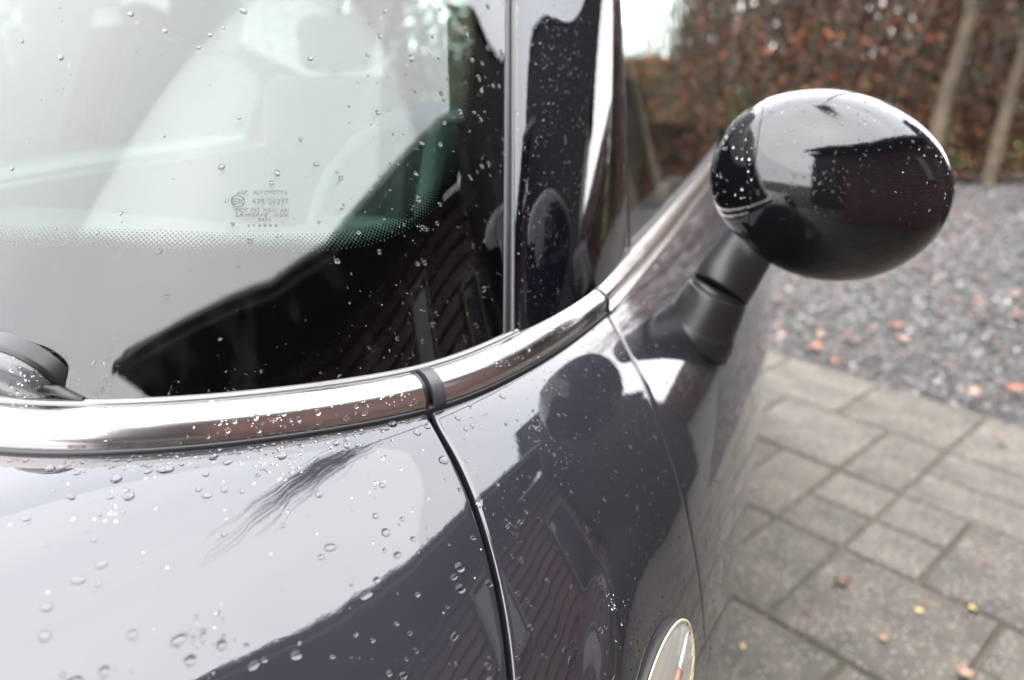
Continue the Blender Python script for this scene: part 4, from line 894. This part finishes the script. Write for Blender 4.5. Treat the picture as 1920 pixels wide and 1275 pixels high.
def frameG(t, h, off=0.):
    t = np.asarray(t, float); h = np.asarray(h, float); e = 2e-3; p = Gs(t, h); d1 = Gs(t + e, h) - Gs(t - e, h); d2 = Gs(t, h + e) - Gs(t, h - e); n = np.cross(d1, d2); n /= np.linalg.norm(n, axis=-1)[..., None]
    n *= np.sign((n*np.array([-.6, .8, .1])).sum(-1, keepdims=True)); return p + n*off, n
def putd(p, n, r, zone):
    for a, b, c in zip(p, n, r): drops.append((W(a), (W(b) ), float(c), zone))
def radii(n, lo, hi, k=3.0): return lo + (hi - lo)*RNG.random(n)**k
def nearseam(u, tau, d=.006):
    o = np.zeros(len(u), bool)
    for sm in (s1a, s2a):
        for q in sm[::2]: o |= (np.hypot(u - q[0], tau - q[1]) < d)
    return o
def clumps(fn, ca, cb, n, sa, sb, lo, hi, zone, off=None):
    a = RNG.normal(ca, sa, n); b = RNG.normal(cb, sb, n); p, q = fn(a, b) if off is None else fn(a, b, off); putd(p, q, radii(n, lo, hi, 1.5), zone)
def Cinside(u, tau): return np.array([np.min(np.hypot(ci[:, 0] - a, ci[:, 1] - b)) < .006 or (a > np.interp(b, ci[:, 1], ci[:, 0]) and b < .70) for a, b in zip(u, tau)])
# bonnet
n = 1250; u = RNG.uniform(-.05, .46, n); t = RNG.uniform(.22, .80, n)
sd1 = np.array([np.interp(a, s1a[::-1, 0], s1a[::-1, 1]) for a in u]); ok = (t < sd1 - .008) & ~Cinside(u, t); u, t = u[ok], t[ok]; p, q = frameS(u, t); putd(p, q, radii(len(u), .0006, .0038, 2.6), 'bonnet')
# a dense wet band right below the trim
n = 330; tq = RNG.uniform(.15, T_J1 - .01, n); cd = CDat(tq); off_ = .006 + .014*RNG.random(n)**2; cu2 = cd + np.stack([-off_, off_*.6*(tq/T_J1)], 1); ok = ~Cinside(cu2[:, 0], cu2[:, 1]); p, q = frameS(cu2[ok, 0], cu2[ok, 1]); putd(p, q, radii(ok.sum(), .0004, .0016, 2), 'bonnet')
# wing: many, finer towards the mirror
n = 5200; u = RNG.uniform(.05, .76, n); t = RNG.uniform(.60, 1.05, n); sd1 = np.interp(u, s1a[::-1, 0], s1a[::-1, 1]); sd2 = np.interp(u, s2a[::-1, 0], s2a[::-1, 1]); ok = (t > sd1 + .007) & (t < np.where(u > .40, sd2 - .006, 2)) & ~Cinside(u, t) & ~nearseam(u, t)
u, t = u[ok], t[ok]; p, q = frameS(u, t); putd(p, q, radii(len(u), .00032, .0027, 5.0)*np.where(u > .45, .7, 1.15), 'wing')
# door
n = 2200; u = RNG.uniform(.48, 1.6, n); t = RNG.uniform(.69, 1.05, n); sd2 = np.interp(u, s2a[::-1, 0], s2a[::-1, 1]); ok = (t > sd2 + .006) & ~Cinside(u, t) & (t > .70); u, t = u[ok], t[ok]; p, q = frameS(u, t); putd(p, q, radii(len(u), .0003, .0017, 3.5), 'door')
# screen
n = 2100; t = RNG.uniform(.10, T_W - .01, n); h = RNG.uniform(0, .36, n)**1.1; keep = RNG.random(n) < (.14 + .86*sstep(t, .42, .72)); t, h = t[keep], h[keep]; p, q = frameG(t, h); putd(p, q, radii(len(t), .0003, .0025, 4.5), 'screen')
for px, py, k, s1_, s2_ in [(85, 690, 150, .006, .011), (110, 735, 60, .005, .004), (197, 680, 90, .0028, .012), (197, 735, 60, .0025, .008), (160, 685, 18, .003, .008), (5, 490, 30, .003, .008), (110, 490, 14, .003, .01), (222, 485, 16, .003, .01), (770, 690, 40, .003, .006), (430, 738, 14, .002, .006), (318, 740, 16, .003, .005), (12, 615, 22, .004, .007)]:
    a, b = onG([(px, py)])[0]; clumps(frameG, a, b, k, s1_, s2_, .0003, .0008, 'screen', 0.)
n = 3200; t = RNG.uniform(T_W + .010, T_P - .004, n); h = RNG.uniform(0.0, .34, n); x = (t - T_W - .008)/(T_P - T_W - .008); ok = RNG.random(n) < np.where(x < .45, 1, .30)
t, h, x = t[ok], h[ok], x[ok]; p, q = frameG(t, h); p = p + q*(.002 + .010*np.sqrt(np.clip(4*x*(1 - x), 0, 1)))[:, None]; putd(p, q, radii(len(t), .00025, .0012, 3.5), 'pillar')
for px, py, k, s1_, s2_ in [(210, 960, 40, .006, .004), (240, 920, 22, .004, .003), (380, 1195, 60, .007, .005), (500, 870, 40, .008, .004), (180, 865, 50, .012, .003), (960, 990, 30, .006, .004), (1000, 800, 45, .008, .006), (1010, 785, 40, .010, .003), (1130, 1115, 70, .005, .009), (1170, 1170, 70, .006, .012), (1060, 870, 30, .01, .006), (700, 900, 24, .012, .006), (330, 850, 50, .014, .003), (560, 860, 40, .014, .003)]:
    a, b = onS([(px, py)])[0]; clumps(frameS, a, b, k//2, s1_, s2_, .0005, .0014, 'bonnet' if px < 800 else 'wing')
# trim
n = 1500; tq = RNG.uniform(.1, T_J3 + .3, n); ph_ = RNG.uniform(95, 178, n); keep = (np.abs(tq - T_J1 - .01) > .016); cl = (np.sin(tq*61) + np.sin(tq*23 + 1)) > RNG.uniform(-1.3, 1.6, n); keep &= cl; tq, ph_ = tq[keep], ph_[keep]
side_ = tq > T_J3; cx = np.where(side_, .0145, .0155); cy = np.where(side_, .013, .0075); rx = np.where(side_, .013, .0185); ry = np.where(side_, .0125, .0185); I_ = Iat(tq); c = Cat(tq); ca_, sa_ = np.cos(np.radians(ph_)), np.sin(np.radians(ph_))
p = c + I_*(cx + rx*ca_)[:, None] + np.array([0, 0, 1.])*(cy + ry*sa_)[:, None]; q = I_*ca_[:, None] + np.array([0, 0, 1.])*sa_[:, None]; putd(p, q, radii(len(tq), .0004, .0019, 2.5), 'trim')
# mirror cap and stalk
n = 650; a = RNG.uniform(0, 2*math.pi, n); f = RNG.uniform(.12, .95, n); P = shell(a, f); e = 1e-3; q = np.cross(shell(a + e, f) - shell(a - e, f), shell(a, f + e) - shell(a, f - e)); q /= np.linalg.norm(q, axis=1)[:, None]; q *= np.sign((q*(P - np.array([U0, cen_v, cen_z]))).sum(1, keepdims=True)); ok = q[:, 2] > -.3; putd(P[ok], q[ok], radii(ok.sum(), .00055, .0017, 3), 'mirror')
# wiper cover beads
n = 260; a = RNG.uniform(0, math.pi, n); f = RNG.uniform(.02, 1, n); r_ = WR*np.cos(f*math.pi/2)**.7; P = WP + oo*(-.020 + .014*np.sin(f*math.pi/2))[:, None] + e1*(r_*1.05*np.cos(a))[:, None] + zz*(r_*.86*np.sin(a))[:, None]
q = oo*np.sin(f*math.pi/2)[:, None] + (e1*np.cos(a)[:, None] + zz*np.sin(a)[:, None])*np.cos(f*math.pi/2)[:, None]; putd(P, q, radii(n, .0004, .0014, 1.6), 'cover')
# the largest beads are objects, the rest are one mass per surface
pos = np.array([d[0] for d in drops]); rad_ = np.array([d[2] for d in drops]); fwd = pos[:, 1]*math.cos(PITCH) - (pos[:, 2] - CAM_H)*math.sin(PITCH); sx_ = pos[:, 0]/fwd; inview = (np.abs(sx_) < .68) & (fwd > .1)
upx = 637.5 - FPX*(pos[:, 1]*math.sin(PITCH) + (pos[:, 2] - CAM_H)*math.cos(PITCH))/fwd; inview &= (upx > -10) & (upx < 1290)
size_ = np.where(inview, rad_/fwd, 0); order = np.argsort(-size_); bigset = set(order[:290].tolist())
ZL = {'bonnet': 'clear rain bead on the dark grey bonnet', 'wing': 'clear rain bead on the front wing between the two shut lines', 'door': 'clear rain bead on the door below the mirror', 'screen': 'clear rain bead on the windscreen glass', 'pillar': 'clear rain bead on the gloss black pillar', 'trim': 'clear rain bead on the bright metal trim', 'mirror': 'clear rain bead on the black mirror shell', 'cover': 'clear rain bead on the wiper cover'}
ZG = {k: 'rain beads on the ' + v for k, v in {'bonnet': 'bonnet', 'wing': 'front wing', 'door': 'door', 'screen': 'windscreen', 'pillar': 'pillar', 'trim': 'metal trim', 'mirror': 'mirror shell', 'cover': 'wiper cover'}.items()}
mass = {}
for i, (p, nn, r, zone) in enumerate(drops):
    if not inview[i]: continue
    nv_ = Vector(nn).normalized(); q = nv_.to_track_quat('Z', 'Y'); ang_ = random.uniform(-.5, .5) if zone in ('bonnet',) else random.uniform(0, 6.28)
    Mx = Matrix.Translation(Vector(p) - nv_*r*.03) @ q.to_matrix().to_4x4() @ Matrix.Rotation(ang_, 4, 'Z') @ Matrix.Scale(r, 4)
    if i in bigset:
        o = bpy.data.objects.new('rain_drop', BIG[random.randrange(10)]); COL.objects.link(o); o.matrix_world = Mx; xi = 960 + FPX*sx_[i]; yi = upx[i]; zs = 'large' if r/fwd[i] > .0045 else 'small'
        wh = ''
        if zone == 'bonnet': wh = ' close under the metal trim' if yi < 900 else ' beside the wing shut line' if xi > 700 else ' in the near left corner' if xi < 330 else ' in its middle'
        if zone == 'wing': wh = ', upper part' if yi < 880 else ', lower part'
        if zone == 'trim': wh = ', left strip' if xi < 800 else ', corner piece and beyond'
        if zone == 'screen': wh = ', left half' if xi < 480 else ', right half'
        tag(o, zs + ' ' + ZL[zone] + wh, 'rain drop', zs + ' ' + ZG[zone] + wh)
    else:
        P, f = SMALL[i % 6]; A = np.array(Mx); V = np.array(P) @ A[:3, :3].T + A[:3, 3]; mass.setdefault(zone, MB()).add(V, f)
for zone, mb_ in mass.items():
    tag(mb_.build('rain_beads', M['water']), 'fine rain beading covering the ' + ZG[zone][18:] if False else 'fine rain beading spread over the ' + ZG[zone].split('the ', 1)[1], kind='stuff')
